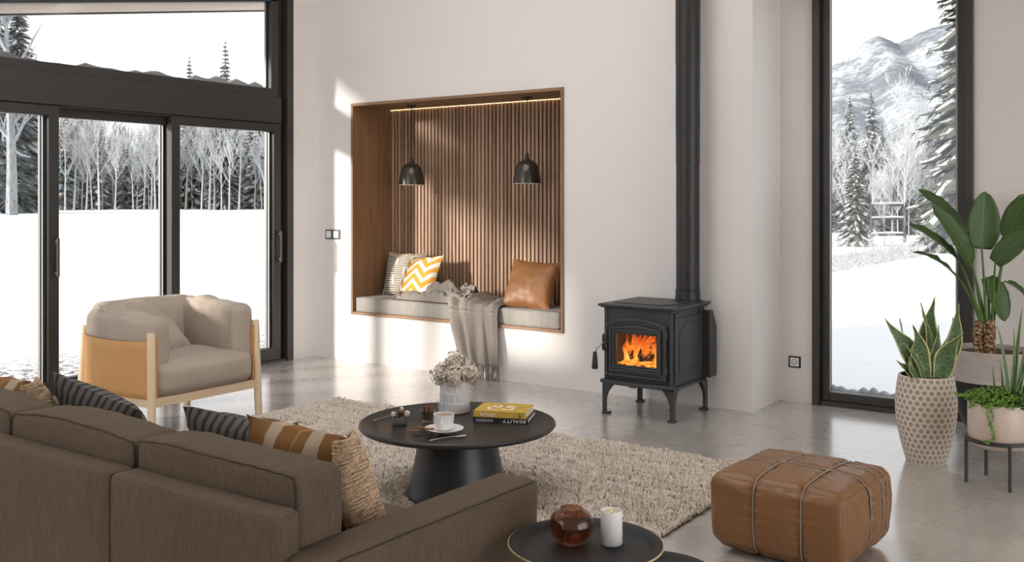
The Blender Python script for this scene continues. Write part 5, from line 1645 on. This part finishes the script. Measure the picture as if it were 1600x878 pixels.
# snake plant
def m_snake():
    t = NT('snake_plant_leaf')
    xyz = t.sep(t.coord('UV'))
    d = t.math('ABSOLUTE', t.math('SUBTRACT', xyz[0], 0.5))
    f = t.noise(t.coord('UV', scale=(2.2, 17, 1)), 1.6, 4, 0.65, dist=1.6)
    c = t.ramp(f, [(0.36, (0.028, 0.065, 0.026)), (0.47, (0.085, 0.155, 0.06)), (0.62, (0.17, 0.255, 0.11))])
    e = t.math('GREATER_THAN', t.math('ADD', d, t.math('MULTIPLY', t.noise(t.coord('UV', scale=(1, 6, 1)), 3, 2), 0.06)), 0.452)
    c = t.mix(e, c, (0.60, 0.56, 0.24))
    return t.pbr(c, 0.42, 0, t.bump(f, 0.1, 0.003))
M['snake'] = m_snake()
SPX, SPY = -1.288, 5.665
def m_dots():
    t = NT('dotted_beige_ceramic')
    xyz = t.sep(t.coord('UV'))
    rows, cols = 16.0, 27.0
    v = t.math('MULTIPLY', xyz[1], rows)
    row = t.math('FLOOR', v)
    odd = t.math('MODULO', row, 2.0)
    u = t.math('ADD', t.math('MULTIPLY', xyz[0], cols), t.math('MULTIPLY', odd, 0.5))
    du = t.math('SUBTRACT', t.math('FRACT', u), 0.5); dv = t.math('SUBTRACT', t.math('FRACT', v), 0.5)
    rr = t.math('ADD', t.math('POWER', t.math('DIVIDE', du, 0.315), 2.0), t.math('POWER', t.math('DIVIDE', dv, 0.40), 2.0))
    m = t.math('LESS_THAN', rr, 1.0)
    f = t.noise(t.coord(), 60, 3)
    base = t.mix(f, (0.64, 0.57, 0.505), (0.70, 0.63, 0.565))
    c = t.mix(m, base, (0.36, 0.29, 0.215))
    return t.pbr(c, 0.6, 0, t.bump(t.math('SUBTRACT', 1.0, m), 0.3, 0.003))
M['dots'] = m_dots()
def dotted_planter():
    r = thing('planter', 'tall barrel planter in beige with staggered brown dots before the tall window', 'planter', (SPX, SPY, 0))
    mb = MB(); n = 40; prof = []
    for i in range(n + 1):
        t = i / n; z = 0.462 * t
        # barrel: foot .100, belly .157 at 66 %, mouth .141
        rad = 0.100 + 0.057 * math.sin(min(1.0, t / 0.68) * PI / 2) ** 0.95 if t < 0.68 else 0.157 - 0.017 * ((t - 0.68) / 0.32) ** 1.6
        prof.append((rad, z))
    mb.lathe(prof, 96, uv=True); mb.build('pot', M['dots'], r, smooth=True, angle=60)
    mb = MB(); mb.lathe([(0.140, 0.462), (0.136, 0.466), (0.128, 0.464), (0.124, 0.43), (0.1, 0.425)], 64); mb.build('rim', plain('pale_pot_rim', (0.66, 0.60, 0.54), 0.4), r, smooth=True)
    mb = MB(); mb.lathe([(0.1255, 0.438), (0.06, 0.444), (0, 0.446)], 40); mb.build('soil', M['soil'], r, smooth=True)
dotted_planter()
def snake_plant():
    o3 = Vector((SPX, SPY, 0.44))
    r = thing('snake_plant', 'snake plant with yellow-edged banded leaves in the dotted planter', 'plant', tuple(o3))
    d0 = 5.36
    # base px, tip px, depth base, depth tip, width, lean normal, twist
    L = [((1437, 588), (1387, 495), -0.03, 0.00, 0.088, TOCAM + LEFT * 0.0, 0.0), ((1441, 585), (1406, 498), 0.04, 0.08, 0.05, TOCAM + RIGHT * 0.9, 0.3),
         ((1447, 590), (1426, 508), -0.07, -0.10, 0.096, TOCAM, 0.05), ((1449, 582), (1439, 474), 0.05, 0.06, 0.066, TOCAM + RIGHT * 0.3, 0.5),
         ((1457, 584), (1456, 462), 0.02, 0.03, 0.096, TOCAM + LEFT * 0.2, -0.35), ((1459, 588), (1466, 508), -0.05, -0.05, 0.062, TOCAM + RIGHT * 0.2, 0.2),
         ((1466, 582), (1504, 474), 0.04, 0.02, 0.070, TOCAM + RIGHT * 0.1, -0.5), ((1466, 590), (1500, 518), -0.08, -0.13, 0.092, TOCAM + LEFT * 0.15, -0.2),
         ((1465, 580), (1489, 496), 0.09, 0.12, 0.045, TOCAM + LEFT * 0.4, 0.2), ((1430, 588), (1405, 560), -0.05, -0.09, 0.048, TOCAM, 0.1),
         ((1442, 590), (1417, 560), -0.09, -0.13, 0.030, TOCAM + RIGHT * 0.3, 0.0), ((1470, 586), (1489, 569), -0.04, -0.06, 0.022, TOCAM, 0), ((1445, 588), (1413, 533), -0.08, -0.11, 0.036, TOCAM + UP * 0.5, 0.4)]
    def prof(t): return (0.50 + 0.50 * math.sin(PI * min(1, t * 1.15)) ) * (1 - max(0, (t - 0.42) / 0.58) ** 1.7) if t < 1 else 0.0
    for k, (b, tp, db, dt_, wd, nr, tw) in enumerate(L):
        B = pt(b[0], b[1], d0 + db) - o3; T = pt(tp[0], tp[1], d0 + dt_) - o3
        B.z = min(B.z, 0.0)
        mb = MB(); blade(mb, B, T, wd * 1.22, nr, (0.16 if k % 3 == 0 else -0.13), 0.26, prof, 22, 8, 0.010, k * 2.1, tw * 1.6, 0.020)
        mb.build('leaf', M['snake'], r, smooth=True, solid=0.003, fixn=False)
snake_plant()

# pot on the metal stand
STX, STY = -0.893, 5.418
def plant_stand():
    r = thing('plant_stand', 'black metal ring stand under the cream pot at the right edge', 'plant stand', (STX, STY, 0))
    ring_r = 0.147; zr = 0.222
    mb = MB()
    pts = [(ring_r * math.cos(2 * PI * i / 64), ring_r * math.sin(2 * PI * i / 64), zr) for i in range(65)]
    vs = []
    mb.lathe([(ring_r - 0.007, zr - 0.009), (ring_r + 0.006, zr - 0.009), (ring_r + 0.006, zr + 0.009), (ring_r - 0.007, zr + 0.009), (ring_r - 0.007, zr - 0.009)], 72)
    mb.build('ring', M['standm'], r, smooth=True, angle=40)
    for dx, dy in ((-1.019 - STX, 5.361 - STY), (-0.973 - STX + 0.0, 5.550 - STY), (-0.825 - STX, 5.298 - STY), (0.118, 0.088)):
        d = Vector((dx, dy, 0)).normalized() * (ring_r + 0.001)
        mb = MB(); mb.tube([(d.x, d.y, 0), (d.x, d.y, zr)], 0.0085, 14); mb.build('leg', M['standm'], r, smooth=True, angle=50)
    mb = MB()
    for a in (0.6, 0.6 + PI / 2):
        mb.tube([(-ring_r * math.cos(a), -ring_r * math.sin(a), zr - 0.036), (ring_r * math.cos(a), ring_r * math.sin(a), zr - 0.036)], 0.004, 8)
    
M['standm'] = plain('dark_grey_stand_metal', (0.032, 0.034, 0.032), 0.45)
plant_stand()
def cream_pot():
    r = thing('planter', 'low cream ceramic pot standing in the black ring stand', 'planter', (STX, STY, 0.180))
    mb = MB(); mb.lathe([(0.0, 0.0), (0.095, 0.0), (0.120, 0.010), (0.132, 0.030), (0.1385, 0.06), (0.1395, 0.10), (0.1395, 0.222), (0.137, 0.225), (0.130, 0.224), (0.127, 0.20), (0.10, 0.198)], 80)
    mb.build('pot', M['creampot'], r, smooth=True, angle=60)
    mb = MB(); mb.lathe([(0.128, 0.206), (0.05, 0.212), (0, 0.212)], 40); mb.build('soil', M['soil'], r, smooth=True)
M['creampot'] = plain('cream_glazed_ceramic', (0.60, 0.49, 0.41), 0.32, 0, 15, 0.04)
cream_pot()
M['clover'] = plain('bright_small_leaves', (0.125, 0.25, 0.022), 0.5, 0, 40, 0.45)
M['clover2'] = plain('dark_small_leaves', (0.03, 0.075, 0.02), 0.5, 0, 40, 0.4)
M['aloe'] = m_snake(); 
def creeping():
    zt = 0.180 + 0.222
    r = thing('creeping_plant', 'small-leaved green plant spilling over the rim of the cream pot', 'plant', (STX, STY, zt))
    rr = random.Random(21)
    def disc(mb, c, s, nr):
        u = nr.orthogonal().normalized(); u = Matrix.Rotation(rr.uniform(0, 6.28), 3, nr) @ u; v = nr.cross(u)
        vs = [c] + [c + u * s * math.cos(2 * PI * i / 7) + v * s * math.sin(2 * PI * i / 7) * 0.85 + nr * 0.15 * s for i in range(7)]
        mb.add(vs, [(0, 1 + i, 1 + (i + 1) % 7) for i in range(7)])
    for nm, mat, cnt, test in (('foliage', M['clover'], 1500, 0), ('foliage', M['clover2'], 420, 1)):
        mb = MB(); k = 0
        while k < cnt:
            a = rr.uniform(0, 2 * PI); q = 0.150 * math.sqrt(rr.random())
            x, y = q * math.cos(a), q * math.sin(a)
            lat = x * RX + y * RY
            if test and lat < 0.01: continue
            if not test and lat > 0.07 and rr.random() < 0.5: continue
            bump = 0.066 + 0.030 * mnoise.noise(Vector((x * 22, y * 22, 3)))
            top = bump * math.sqrt(max(0.0, 1 - (q / 0.165) ** 2)) + 0.012
            if test: top *= 0.9
            z = rr.uniform(-0.004, top) if q < 0.136 else rr.uniform(-0.006, top)
            nr = Vector((x * 4 + rr.uniform(-.5, .5), y * 4 + rr.uniform(-.5, .5), 0.8)).normalized()
            disc(mb, Vector((x, y, z)), rr.uniform(0.0045, 0.0085), nr); k += 1
        mb.build(nm, mat, r, fixn=False)
    # trailing runners
    def runner(pts, nleaf, seed, s=0.007):
        mb = MB(); P = [Vector(p) for p in pts]; mb.tube(P, 0.0011, 5)
        rq = random.Random(seed)
        for i in range(nleaf):
            t = i / (nleaf - 1) * (len(P) - 1); j = min(len(P) - 2, int(t)); c = P[j].lerp(P[j + 1], t - j)
            sd = Vector((rq.uniform(-1, 1), rq.uniform(-1, 1), rq.uniform(-0.3, 0.5))).normalized()
            disc(mb, c + sd * 0.008, s * rq.uniform(0.8, 1.2), (TOCAM + sd * 0.6).normalized())
        mb.build('runner', M['clover'], r, fixn=False)
    def Q(lat, b, z): return (RX * lat + DX * b, RY * lat + DY * b, z)
    runner([Q(-0.085, -0.112, 0.012), Q(-0.088, -0.123, -0.01), Q(-0.094, -0.122, -0.06), Q(-0.088, -0.126, -0.11), Q(-0.085, -0.127, -0.165)], 26, 1)
    runner([Q(-0.092, -0.10, 0.01), Q(-0.108, -0.105, -0.008), Q(-0.104, -0.108, -0.05), Q(-0.096, -0.112, -0.085)], 12, 3)
    runner([Q(-0.085, -0.127, -0.14), Q(-0.100, -0.122, -0.165), Q(-0.112, -0.112, -0.172)], 8, 5)
    runner([Q(-0.11, 0.0, 0.03), Q(-0.15, -0.01, 0.040), Q(-0.185, -0.01, 0.032), Q(-0.205, -0.01, 0.045)], 26, 2)
    runner([Q(-0.11, -0.03, 0.02), Q(-0.145, -0.04, 0.010), Q(-0.160, -0.05, -0.02)], 12, 4)
creeping()
def aloe():
    zt = 0.180 + 0.212
    o3 = Vector((STX, STY, zt))
    r = thing('spiky_succulent', 'upright spiky green succulent rising from the cream pot', 'plant', tuple(o3))
    d0 = 4.93
    def prof(t): return (1 - t) ** 0.75 * (0.75 + 0.25 * min(1, t * 6))
    for k, (b, tp, wd) in enumerate((((1574, 622), (1558, 507), 0.036), ((1582, 622), (1597, 480), 0.034), ((1578, 620), (1584, 511), 0.03), ((1590, 622), (1612, 500), 0.034), ((1566, 622), (1562, 562), 0.016), ((1556, 622), (1551, 572), 0.014), ((1584, 625), (1606, 560), 0.03))):
        B = pt(b[0], b[1], d0 + 0.02 * (k % 3 - 1)) - o3; T = pt(tp[0], tp[1], d0 + 0.03 * (k % 2)) - o3
        mb = MB(); blade(mb, B, T, wd, TOCAM + LEFT * (0.7 if k % 2 else -0.4), 0.05, 0.55, prof, 14, 6, 0.001, k)
        mb.build('leaf', M['aloeg'], r, smooth=True, solid=0.003, fixn=False)
def m_aloe():
    t = NT('succulent_leaf')
    xyz = t.sep(t.coord('UV')); d = t.math('ABSOLUTE', t.math('SUBTRACT', xyz[0], 0.5))
    f = t.noise(t.coord(), 40, 3)
    c = t.mix(f, (0.045, 0.115, 0.04), (0.10, 0.20, 0.075))
    c = t.mix(t.math('GREATER_THAN', d, 0.43), c, (0.30, 0.36, 0.15))
    return t.pbr(c, 0.4)
M['aloeg'] = m_aloe()
aloe()
# ------------------------------------------------------------------ outdoors: snow, forest, mountain
GZ = -0.10
M['snowg'] = None
def m_ground():
    t = NT('snow_covered_ground'); v = t.coord()
    f = t.noise(t.coord(scale=(1, 1, 1)), 9, 5, 0.7)
    # bare speckled gravel shows through the thin snow next to the house
    xyz = t.sep(v)
    near = t.math('MULTIPLY', t.math('LESS_THAN', xyz[0], -6.6), t.math('MAXIMUM', 0.0, t.math('MINIMUM', 1.0, t.math('DIVIDE', t.math('ADD', xyz[0], 10.8), 2.4))))
    sp = t.math('LESS_THAN', t.noise(v, 11, 4, 0.75), t.math('ADD', 0.33, t.math('MULTIPLY', near, 0.16)))
    c = t.mix(f, (0.84, 0.86, 0.89), (0.90, 0.91, 0.93))
    c = t.mix(t.math('MULTIPLY', sp, near), c, (0.20, 0.18, 0.165))
    return t.pbr(c, 0.95, 0, t.bump(f, 0.3, 0.05))
M['snowg'] = m_ground()
mb = MB(); n = 40
def gh(x, y):
    d = math.hypot(x, y)
    return GZ + 0.5 * mnoise.noise(Vector((x * 0.02, y * 0.02, 1))) * max(0, min(1, (d - 40) / 200))
vs = []; fs = []
gx = [-1400 + 2000 * i / 80 for i in range(81)]; gy = [-300 + 1900 * j / 76 for j in range(77)]
for x in gx:
    for y in gy: vs.append((x, y, gh(x, y) if (x < -30 or x > 20 or y > 30) else GZ))
for i in range(80):
    for j in range(76): fs.append((i * 77 + j, (i + 1) * 77 + j, (i + 1) * 77 + j + 1, i * 77 + j + 1))
mb.add(vs, fs)
tag(mb.build('ground', M['snowg'], smooth=True), 'snow covered field outside', kind='structure')

# snow lying on the outer sills
def drift(label, pts, w_, h_, seed):
    n = 60; vs = []; fs = []; a, b = Vector(pts[0]), Vector(pts[1]); d = (b - a).normalized(); s = d.cross(UP)
    for i in range(n + 1):
        t = i / n; c = a.lerp(b, t)
        hh = h_ * (0.25 + 0.9 * abs(mnoise.noise(Vector((t * (b - a).length * 5, seed, 0)))) + 0.35 * abs(mnoise.noise(Vector((t * (b - a).length * 14, seed, 4)))))
        for j in range(9):
            u = -1 + j / 4
            vs.append(c + s * w_ / 2 * u + UP * hh * math.sqrt(max(0, 1 - u * u)))
    for i in range(n):
        for j in range(8): fs.append((i * 9 + j, (i + 1) * 9 + j, (i + 1) * 9 + j + 1, i * 9 + j + 1))
    m = MB(); m.add(vs, fs)
    tag(m.build('snow_drift', M['snow'], smooth=True), label, 'snow', kind='stuff')
mb = MB(); mb.box(-6.95, -6.82, 1.6, 5.95, 2.31, 2.365); tag(mb.build('trim_5', M['frame'], bevel=0.003), 'outer sill under the transom window', kind='structure')
drift('lumpy snow lying on the outer sill of the window above the sliding doors', ((-6.875, 1.7, 2.364), (-6.875, 5.86, 2.364)), 0.10, 0.115, 1)
drift('low snow mounds along the outside foot of the tall window', ((-2.25, 6.985, 0.05), (-1.30, 6.985, 0.05)), 0.12, 0.13, 7)
drift('low snow ridge along the outside foot of the sliding doors', ((-6.93, 1.7, -0.03), (-6.93, 5.86, -0.03)), 0.14, 0.13, 5)
mb = MB(); mb.box(-2.3, -1.25, 6.90, 7.06, -0.1, 0.05); tag(mb.build('trim_6', M['frame']), 'outer sill under the tall window', kind='structure')

def m_needles(name, c1, c2):
    t = NT(name); f = t.noise(t.coord(), 3.0, 3)
    return t.pbr(t.mix(f, c1, c2), 0.9, Specular_IOR_Level=0.1)
M['needle'] = m_needles('haze_tinted_frosted_needles', (0.085, 0.092, 0.092), (0.22, 0.235, 0.235))  # aerial haze is painted into these pale needle and twig colours
M['needle2'] = m_needles('olive_fir_needles', (0.06, 0.065, 0.05), (0.165, 0.17, 0.14))
M['frost'] = m_needles('haze_tinted_frost', (0.42, 0.43, 0.44), (0.62, 0.64, 0.655))
M['frost2'] = m_needles('grey_bare_twigs', (0.26, 0.26, 0.265), (0.42, 0.42, 0.43))
M['bark'] = m_needles('dark_bark', (0.05, 0.042, 0.038), (0.12, 0.105, 0.095))
def m_birch():
    t = NT('aspen_bark')
    f = t.noise(t.coord(scale=(4, 4, 1.2)), 1.2, 4, 0.7)
    c = t.ramp(f, [(0.30, (0.05, 0.05, 0.055)), (0.38, (0.24, 0.25, 0.26)), (0.6, (0.38, 0.395, 0.41))])
    return t.pbr(c, 0.9)
M['birch'] = m_birch()

def fir_mesh(seed, H, R, whorls=30, br=8, snow=0.55, crown=0.06, sub=4, wf=1.0, jit=0.0):
    """a conifer: whorls of drooping boughs, with snow lying on them"""
    rr = random.Random(seed); mb = MB()
    for k in range(whorls):
        t = k / (whorls - 1)
        z = H * (crown + (1 - crown) * t ** 0.92)
        rad = R * (1 - t) ** 0.85 * rr.uniform(0.75, 1.1) + 0.012 * H * 0.3
        for b in range(br if t < 0.85 else 5):
            a = 2 * PI * (b + rr.random() * 0.7) / br + k * 0.9
            L = rad * rr.uniform(0.65, 1.12)
            d = Vector((math.cos(a), math.sin(a), 0)); s = Vector((-d.y, d.x, 0))
            dr = 0.32 + 0.25 * (1 - t)
            o0 = Vector((0, 0, z + rr.uniform(-1, 1) * jit * H)); dr *= 1 + rr.uniform(-0.35, 0.35) * (jit > 0)
            p = [o0, o0 + d * L * 0.45 - UP * L * dr * 0.30, o0 + d * L * 0.8 - UP * L * dr * 0.75, o0 + d * L - UP * L * dr * 0.85]
            w_ = (L * 0.26 + 0.012 * H) * wf
            ws = [w_ * 0.35, w_, w_ * 0.75, w_ * 0.10]
            sag = 0.35
            vs = []
            for q, ww in zip(p, ws):
                j = rr.uniform(-0.2, 0.2) * ww
                vs += [q - s * ww - UP * ww * sag + UP * j, q + UP * ww * 0.12, q + s * ww - UP * ww * sag - UP * j]
            fs = [(i * 3 + c, i * 3 + c + 1, i * 3 + c + 4, i * 3 + c + 3) for i in range(3) for c in range(2)]
            mb.add(vs, fs, 0)
            if sub:  # hanging twigs make the edge ragged
                for q in range(sub):
                    f = rr.uniform(0.35, 1.0); c = p[0].lerp(p[3], f) - UP * L * dr * 0.12
                    e = c + (s * rr.choice((-1, 1)) * 1.0 + d * 0.7 - UP * rr.uniform(0.2, 0.9)).normalized() * L * rr.uniform(0.22, 0.42)
                    m = (s * 0.02 * H * 0.25 + d * 0.006 * H) * wf
                    mb.add([c - m, c + m, e], [(0, 1, 2)], 0)
            if rr.random() < snow:
                i0 = 0 if rr.random() < 0.4 else 1
                o = UP * (0.010 * H * 0.35 + 0.02) * wf
                vs2 = []
                for i in (i0, i0 + 1, min(3, i0 + 2)):
                    q, ww = p[i], ws[i] * rr.uniform(0.35, 0.8)
                    vs2 += [q - s * ww - UP * ww * sag + o, q + UP * ww * 0.2 + o * 1.8, q + s * ww - UP * ww * sag + o]
                mb.add(vs2, [(i * 3 + c, i * 3 + c + 1, i * 3 + c + 4, i * 3 + c + 3) for i in range(2) for c in range(2)], 1)
    tr = MB(); tr.tube([(0, 0, -0.1), (0, 0, H * 0.5), (0, 0, H)], [H * 0.016, H * 0.009, H * 0.001], 7)
    return mb, tr

def bare_mesh(seed, H, spread, levels=3, kids=5, trunk_r=0.016, twig=0.004, upright=0.6):
    rr = random.Random(seed); tr = MB(); br = MB()
    def grow(p, d, L, r, lv, tgt):
        n = 3 if lv else 5
        pts = [p]; q = p
        for i in range(n):
            d = (d + Vector((rr.uniform(-1, 1), rr.uniform(-1, 1), rr.uniform(-0.3, 0.6))) * 0.13 * (1 if lv else 0.35)).normalized()
            q = q + d * L / n; pts.append(q)
        tgt.tube(pts, [r * (1 - 0.75 * i / n) for i in range(n + 1)], 4 if lv else 7, cap=False)
        if lv >= levels: return
        m = kids if lv else int(kids * 2.6)
        for k in range(m):
            f = rr.uniform(0.25 if lv == 0 else 0.15, 1.0) * n; j = min(n - 1, int(f)); c = pts[j].lerp(pts[j + 1], f - j)
            a = rr.uniform(0, 2 * PI)
            o = Vector((math.cos(a), math.sin(a), upright + rr.uniform(-0.2, 0.5)))
            nd = (d * 0.45 + o * spread).normalized()
            grow(c, nd, L * rr.uniform(0.30, 0.50) * (1.15 - 0.5 * f / n if lv == 0 else 1), max(twig, r * 0.42), lv + 1, br)
    grow(Vector((0, 0, -0.05)), Vector((0, 0, 1)), H, trunk_r, 0, tr)
    return tr, br

def fir_proto(name, label, seed, H, R, mat, snow, group=None, **kw):
    r = thing(name, label, 'fir tree', (0, 0, 0), 0, group)
    fb, tr = fir_mesh(seed, H, R, snow=snow, **kw)
    fb.build('boughs', [mat, M['snow']], r, fixn=False); tr.build('trunk', M['bark'], r, smooth=True)
    return r
def bare_proto(name, label, seed, H, mat, group=None, **kw):
    r = thing(name, label, 'bare tree', (0, 0, 0), 0, group)
    tr, br = bare_mesh(seed, H, **kw)
    br.build('branches', mat, r, fixn=False); tr.build('trunk', mat if mat is not M['birch'] else M['birch'], r, smooth=True, fixn=False)
    return r
def put(o, depth, px, sc, rz, used=set(), label=None):
    if o.name in used: c = copy_tree(o)
    else: used.add(o.name); c = o
    l = (px - 800) / 1555.6
    x, y = DX * depth + RX * l * depth, DY * depth + RY * l * depth
    c.location = (x, y, gh(x, y) - 0.05); c.scale = (sc, sc, sc); c.rotation_euler = (0, 0, rz)
    if label: c['label'] = label; 
    if label and 'group' in c: del c['group']
    return c
RF = random.Random(99)
gA, gB, gC, gD = 'firs in the forest line beyond the sliding doors', 'frosted bare trees beyond the sliding doors', 'firs beyond the tall window', 'frosted bare trees beyond the tall window'
firsA = [fir_proto('fir_tree', 'snow-dusted fir in the distant forest line beyond the sliding doors', 10 + k, 17, 3.0 + 0.5 * k, M['needle'] if k != 1 else M['needle2'], 0.75, gA, whorls=26, br=7) for k in range(3)]
baresA = [bare_proto('frosted_tree', 'white frosted bare tree in the distant forest line beyond the sliding doors', 30 + k, 13, M['frost'] if k != 1 else M['frost2'], gB, spread=0.55, levels=3, kids=5, trunk_r=0.16, twig=0.035, upright=1.0) for k in range(3)]
def zone(px):   # height factor of the forest line across the left windows
    return 1.0 + 0.22 * math.sin(px * 0.021) + 0.12 * math.sin(px * 0.06)
for k in range(95):
    px = -160 + 640 * (k + RF.random() * 0.8) / 95; dp = RF.uniform(172, 225)
    put(firsA[k % 3], dp, px, RF.uniform(0.65, 1.15) * zone(px), RF.uniform(0, 6.28))
for k in range(130):
    px = -160 + 640 * (k + RF.random()) / 130; dp = RF.uniform(152, 205)
    put(baresA[k % 3], dp, px, RF.uniform(0.55, 1.22), RF.uniform(0, 6.28))
# the two tall firs whose tips show in the upper window, and trees of their own
big = fir_proto('fir_tree', 'tall dark fir whose tip shows right of centre in the window above the doors', 51, 31, 4.0, M['needle'], 0.45, whorls=38, br=8, crown=0.05)
put(big, 186, 352, 1.0, 0.4)
put(big, 190, 296, 0.93, 2.1, label='slightly shorter fir whose tip shows left of the tallest one above the doors')
asp = bare_proto('aspen_tree', 'thick pale aspen trunk at the left edge of the windows', 61, 22, M['birch'], spread=0.5, levels=2, kids=4, trunk_r=0.62, twig=0.05, upright=0.5)
put(asp, 105, 18, 1.0, 0.3)
put(asp, 118, 3, 0.8, 2.3, label='thinner pale aspen trunk left of the thick one')
bigA = fir_proto('fir_tree', 'big snowy fir directly behind the thick aspen trunk', 52, 29, 5.0, M['needle'], 0.40, whorls=64, br=12, crown=0.03, sub=8, wf=0.45, jit=0.012)
put(bigA, 125, 28, 1.0, 0.5)
put(bigA, 118, -12, 1.02, 2.9, label='big dark fir at the left edge behind the aspens')

f3 = put(bigA, 165, 350, 0.72, 1.0, label='broad snow-laden fir filling the middle of the right sliding door')

# beyond the tall window
firsC = [fir_proto('fir_tree', 'snow-dusted fir in the wood beyond the tall window', 70 + k, 6.2, 1.05 + 0.2 * k, M['needle'] if k != 1 else M['needle2'], 0.42, gC, whorls=38, br=10, sub=6, wf=0.6, jit=0.014) for k in range(3)]
baresC = [bare_proto('frosted_tree', 'white frosted bare tree in the wood beyond the tall window', 80 + k, 5, M['frost'] if k != 1 else M['frost2'], gD, spread=0.6, levels=3, kids=6, trunk_r=0.035, twig=0.008, upright=0.9) for k in range(3)]
for k in range(46):
    px = 1190 + 470 * (k + RF.random() * 0.9) / 46; dp = RF.uniform(44, 72)
    put(firsC[k % 3], dp, px, RF.uniform(0.55, 0.95) * dp / 52, RF.uniform(0, 6.28))
for k in range(64):
    px = 1190 + 470 * (k + RF.random()) / 64; dp = RF.uniform(30, 58)
    put(baresC[k % 3], dp, px, RF.uniform(0.45, 0.85) * dp / 42, RF.uniform(0, 6.28))
put(firsC[0], 44, 1361, 1.05, 0.2, label='slender dark fir standing left of centre in the tall window')
put(firsC[0], 50, 1328, 1.12, 1.7, label='slender dark fir near the left side of the tall window')
put(firsC[1], 33, 1336, 0.56, 0.7, label='small snow-plastered fir at the lower left of the tall window')
put(firsC[2], 30, 1462, 0.40, 1.9, label='low bushy fir behind the big plant leaves in the tall window')
put(baresC[0], 36, 1414, 1.02, 0.9, label='tall frosted bare tree at the centre of the tall window')
bigC = fir_proto('fir_tree', 'very tall fir with snow on its boughs at the right side of the tall window', 91, 14.5, 2.1, M['needle2'], 0.34, whorls=74, br=13, crown=0.04, sub=8, wf=0.42, jit=0.012)
put(bigC, 29, 1516, 0.82, 0.6)
bushes = [bare_proto('frosted_bush', 'low frosted bush at the edge of the snowfield beyond the tall window', 95 + k, 0.9, M['frost'], 'frosted bushes beyond the tall window', spread=0.8, levels=2, kids=7, trunk_r=0.012, twig=0.004, upright=0.7) for k in range(2)]
for k in range(44):
    px = 1230 + 380 * (k + RF.random()) / 44
    c = put(bushes[k % 2], RF.uniform(24.5, 31), px, RF.uniform(0.35, 0.8), RF.uniform(0, 6.28)); c['category'] = 'bush'
# snow-topped rail fence
o = thing('rail_fence', 'low rail fence with snow on its rails beyond the tall window', 'fence', tuple(dl(36, (1388 - 800) / 1555.6 * 36, GZ)), YAW)
for z in (0.28, 0.85, 1.35):
    mb = MB(); mb.tube([(-0.62, 0, z), (0.62, 0.05, z + 0.01)], 0.05, 8); rl = mb.build('rail', M['bark'], o, smooth=True)
    mb = MB(); mb.tube([(-0.62, -0.01, z + 0.06), (0, 0.02, z + 0.075), (0.62, 0.04, z + 0.07)], [0.05, 0.06, 0.05], 8, flat=0.7); mb.build('snow_cap', M['snow'], rl, smooth=True)
for x in (-0.6, 0.6):
    mb = MB(); mb.tube([(x, 0.02, -0.1), (x, 0.02, 1.45)], 0.06, 8); mb.build('post', M['bark'], o, smooth=True)

# mountain
def m_mountain():
    t = NT('snowy_wooded_mountain')
    v = t.coord(scale=(0.012, 0.012, 0.006))
    v2 = t.coord(scale=(0.11, 0.11, 0.035))
    xyz = t.sep(t.coord())
    f = t.noise(v, 1.3, 5, 0.62, dist=0.7)
    g = t.noise(v2, 1.2, 3, 0.7)
    k = t.math('ADD', t.math('MULTIPLY', f, 0.62), t.math('MULTIPLY', g, 0.38))
    k = t.math('SUBTRACT', k, t.math('MULTIPLY', t.math('DIVIDE', xyz[2], 230.0), 0.045))
    c = t.ramp(k, [(0.40, (0.46, 0.48, 0.50)), (0.44, (0.32, 0.345, 0.375)), (0.49, (0.19, 0.21, 0.235)), (0.60, (0.125, 0.14, 0.16))])  # snow tone greyed to paint in distance haze
    return t.pbr(c, 1.0, Specular_IOR_Level=0.0)
M['mount'] = m_mountain()
def ridge(px):
    K = [(1050, 160), (1200, 132), (1262, 112), (1297, 95), (1330, 72), (1352, 54), (1370, 46), (1388, 54), (1402, 62), (1420, 54), (1440, 43), (1460, 37), (1480, 33), (1510, 18), (1560, 2), (1640, 5), (1800, 60), (2000, 140)]
    for (a, ya), (b, yb) in zip(K, K[1:]):
        if a <= px <= b:
            t = (px - a) / (b - a); t = t * t * (3 - 2 * t) * 0.5 + t * 0.5
            return ya + (yb - ya) * t
    return 200
def mountain():
    NL, ND_ = 150, 70; DR = 1300.0; vs = []; fs = []
    for i in range(NL + 1):
        px = 1050 + 950 * i / NL; lat = (px - 800) / 1555.6 * DR
        hr = (314 - ridge(px)) / 1555.6 * DR
        for j in range(ND_ + 1):
            d = 520 + (DR + 180 - 520) * j / ND_
            t = (d - 520) / (DR - 520)
            if t <= 1: h = hr * (0.30 * t + 0.70 * t ** 1.8)
            else: h = hr * (1 - 1.2 * (t - 1))
            x, y, _ = dl(d, lat * (0.72 + 0.28 * t))
            nz = mnoise.fractal(Vector((x * 0.006, y * 0.006, 2)), 1.0, 2.2, 5)
            gul = abs(mnoise.noise(Vector((lat * 0.017, d * 0.003, 7))))
            h += hr * (0.10 * nz - 0.16 * (0.5 - gul)) * min(1, 2.2 * t) * max(0.12, 1 - t) ** 0.5 * 1.0
            vs.append((x, y, CAM_H + h if j else GZ - 3))
    for i in range(NL):
        for j in range(ND_): fs.append((i * (ND_ + 1) + j, (i + 1) * (ND_ + 1) + j, (i + 1) * (ND_ + 1) + j + 1, i * (ND_ + 1) + j + 1))
    m = MB(); m.add(vs, fs)
    tag(m.build('mountain', M['mount'], smooth=True, angle=0), 'snowy wooded mountain with ski slopes', kind='structure')
mountain()
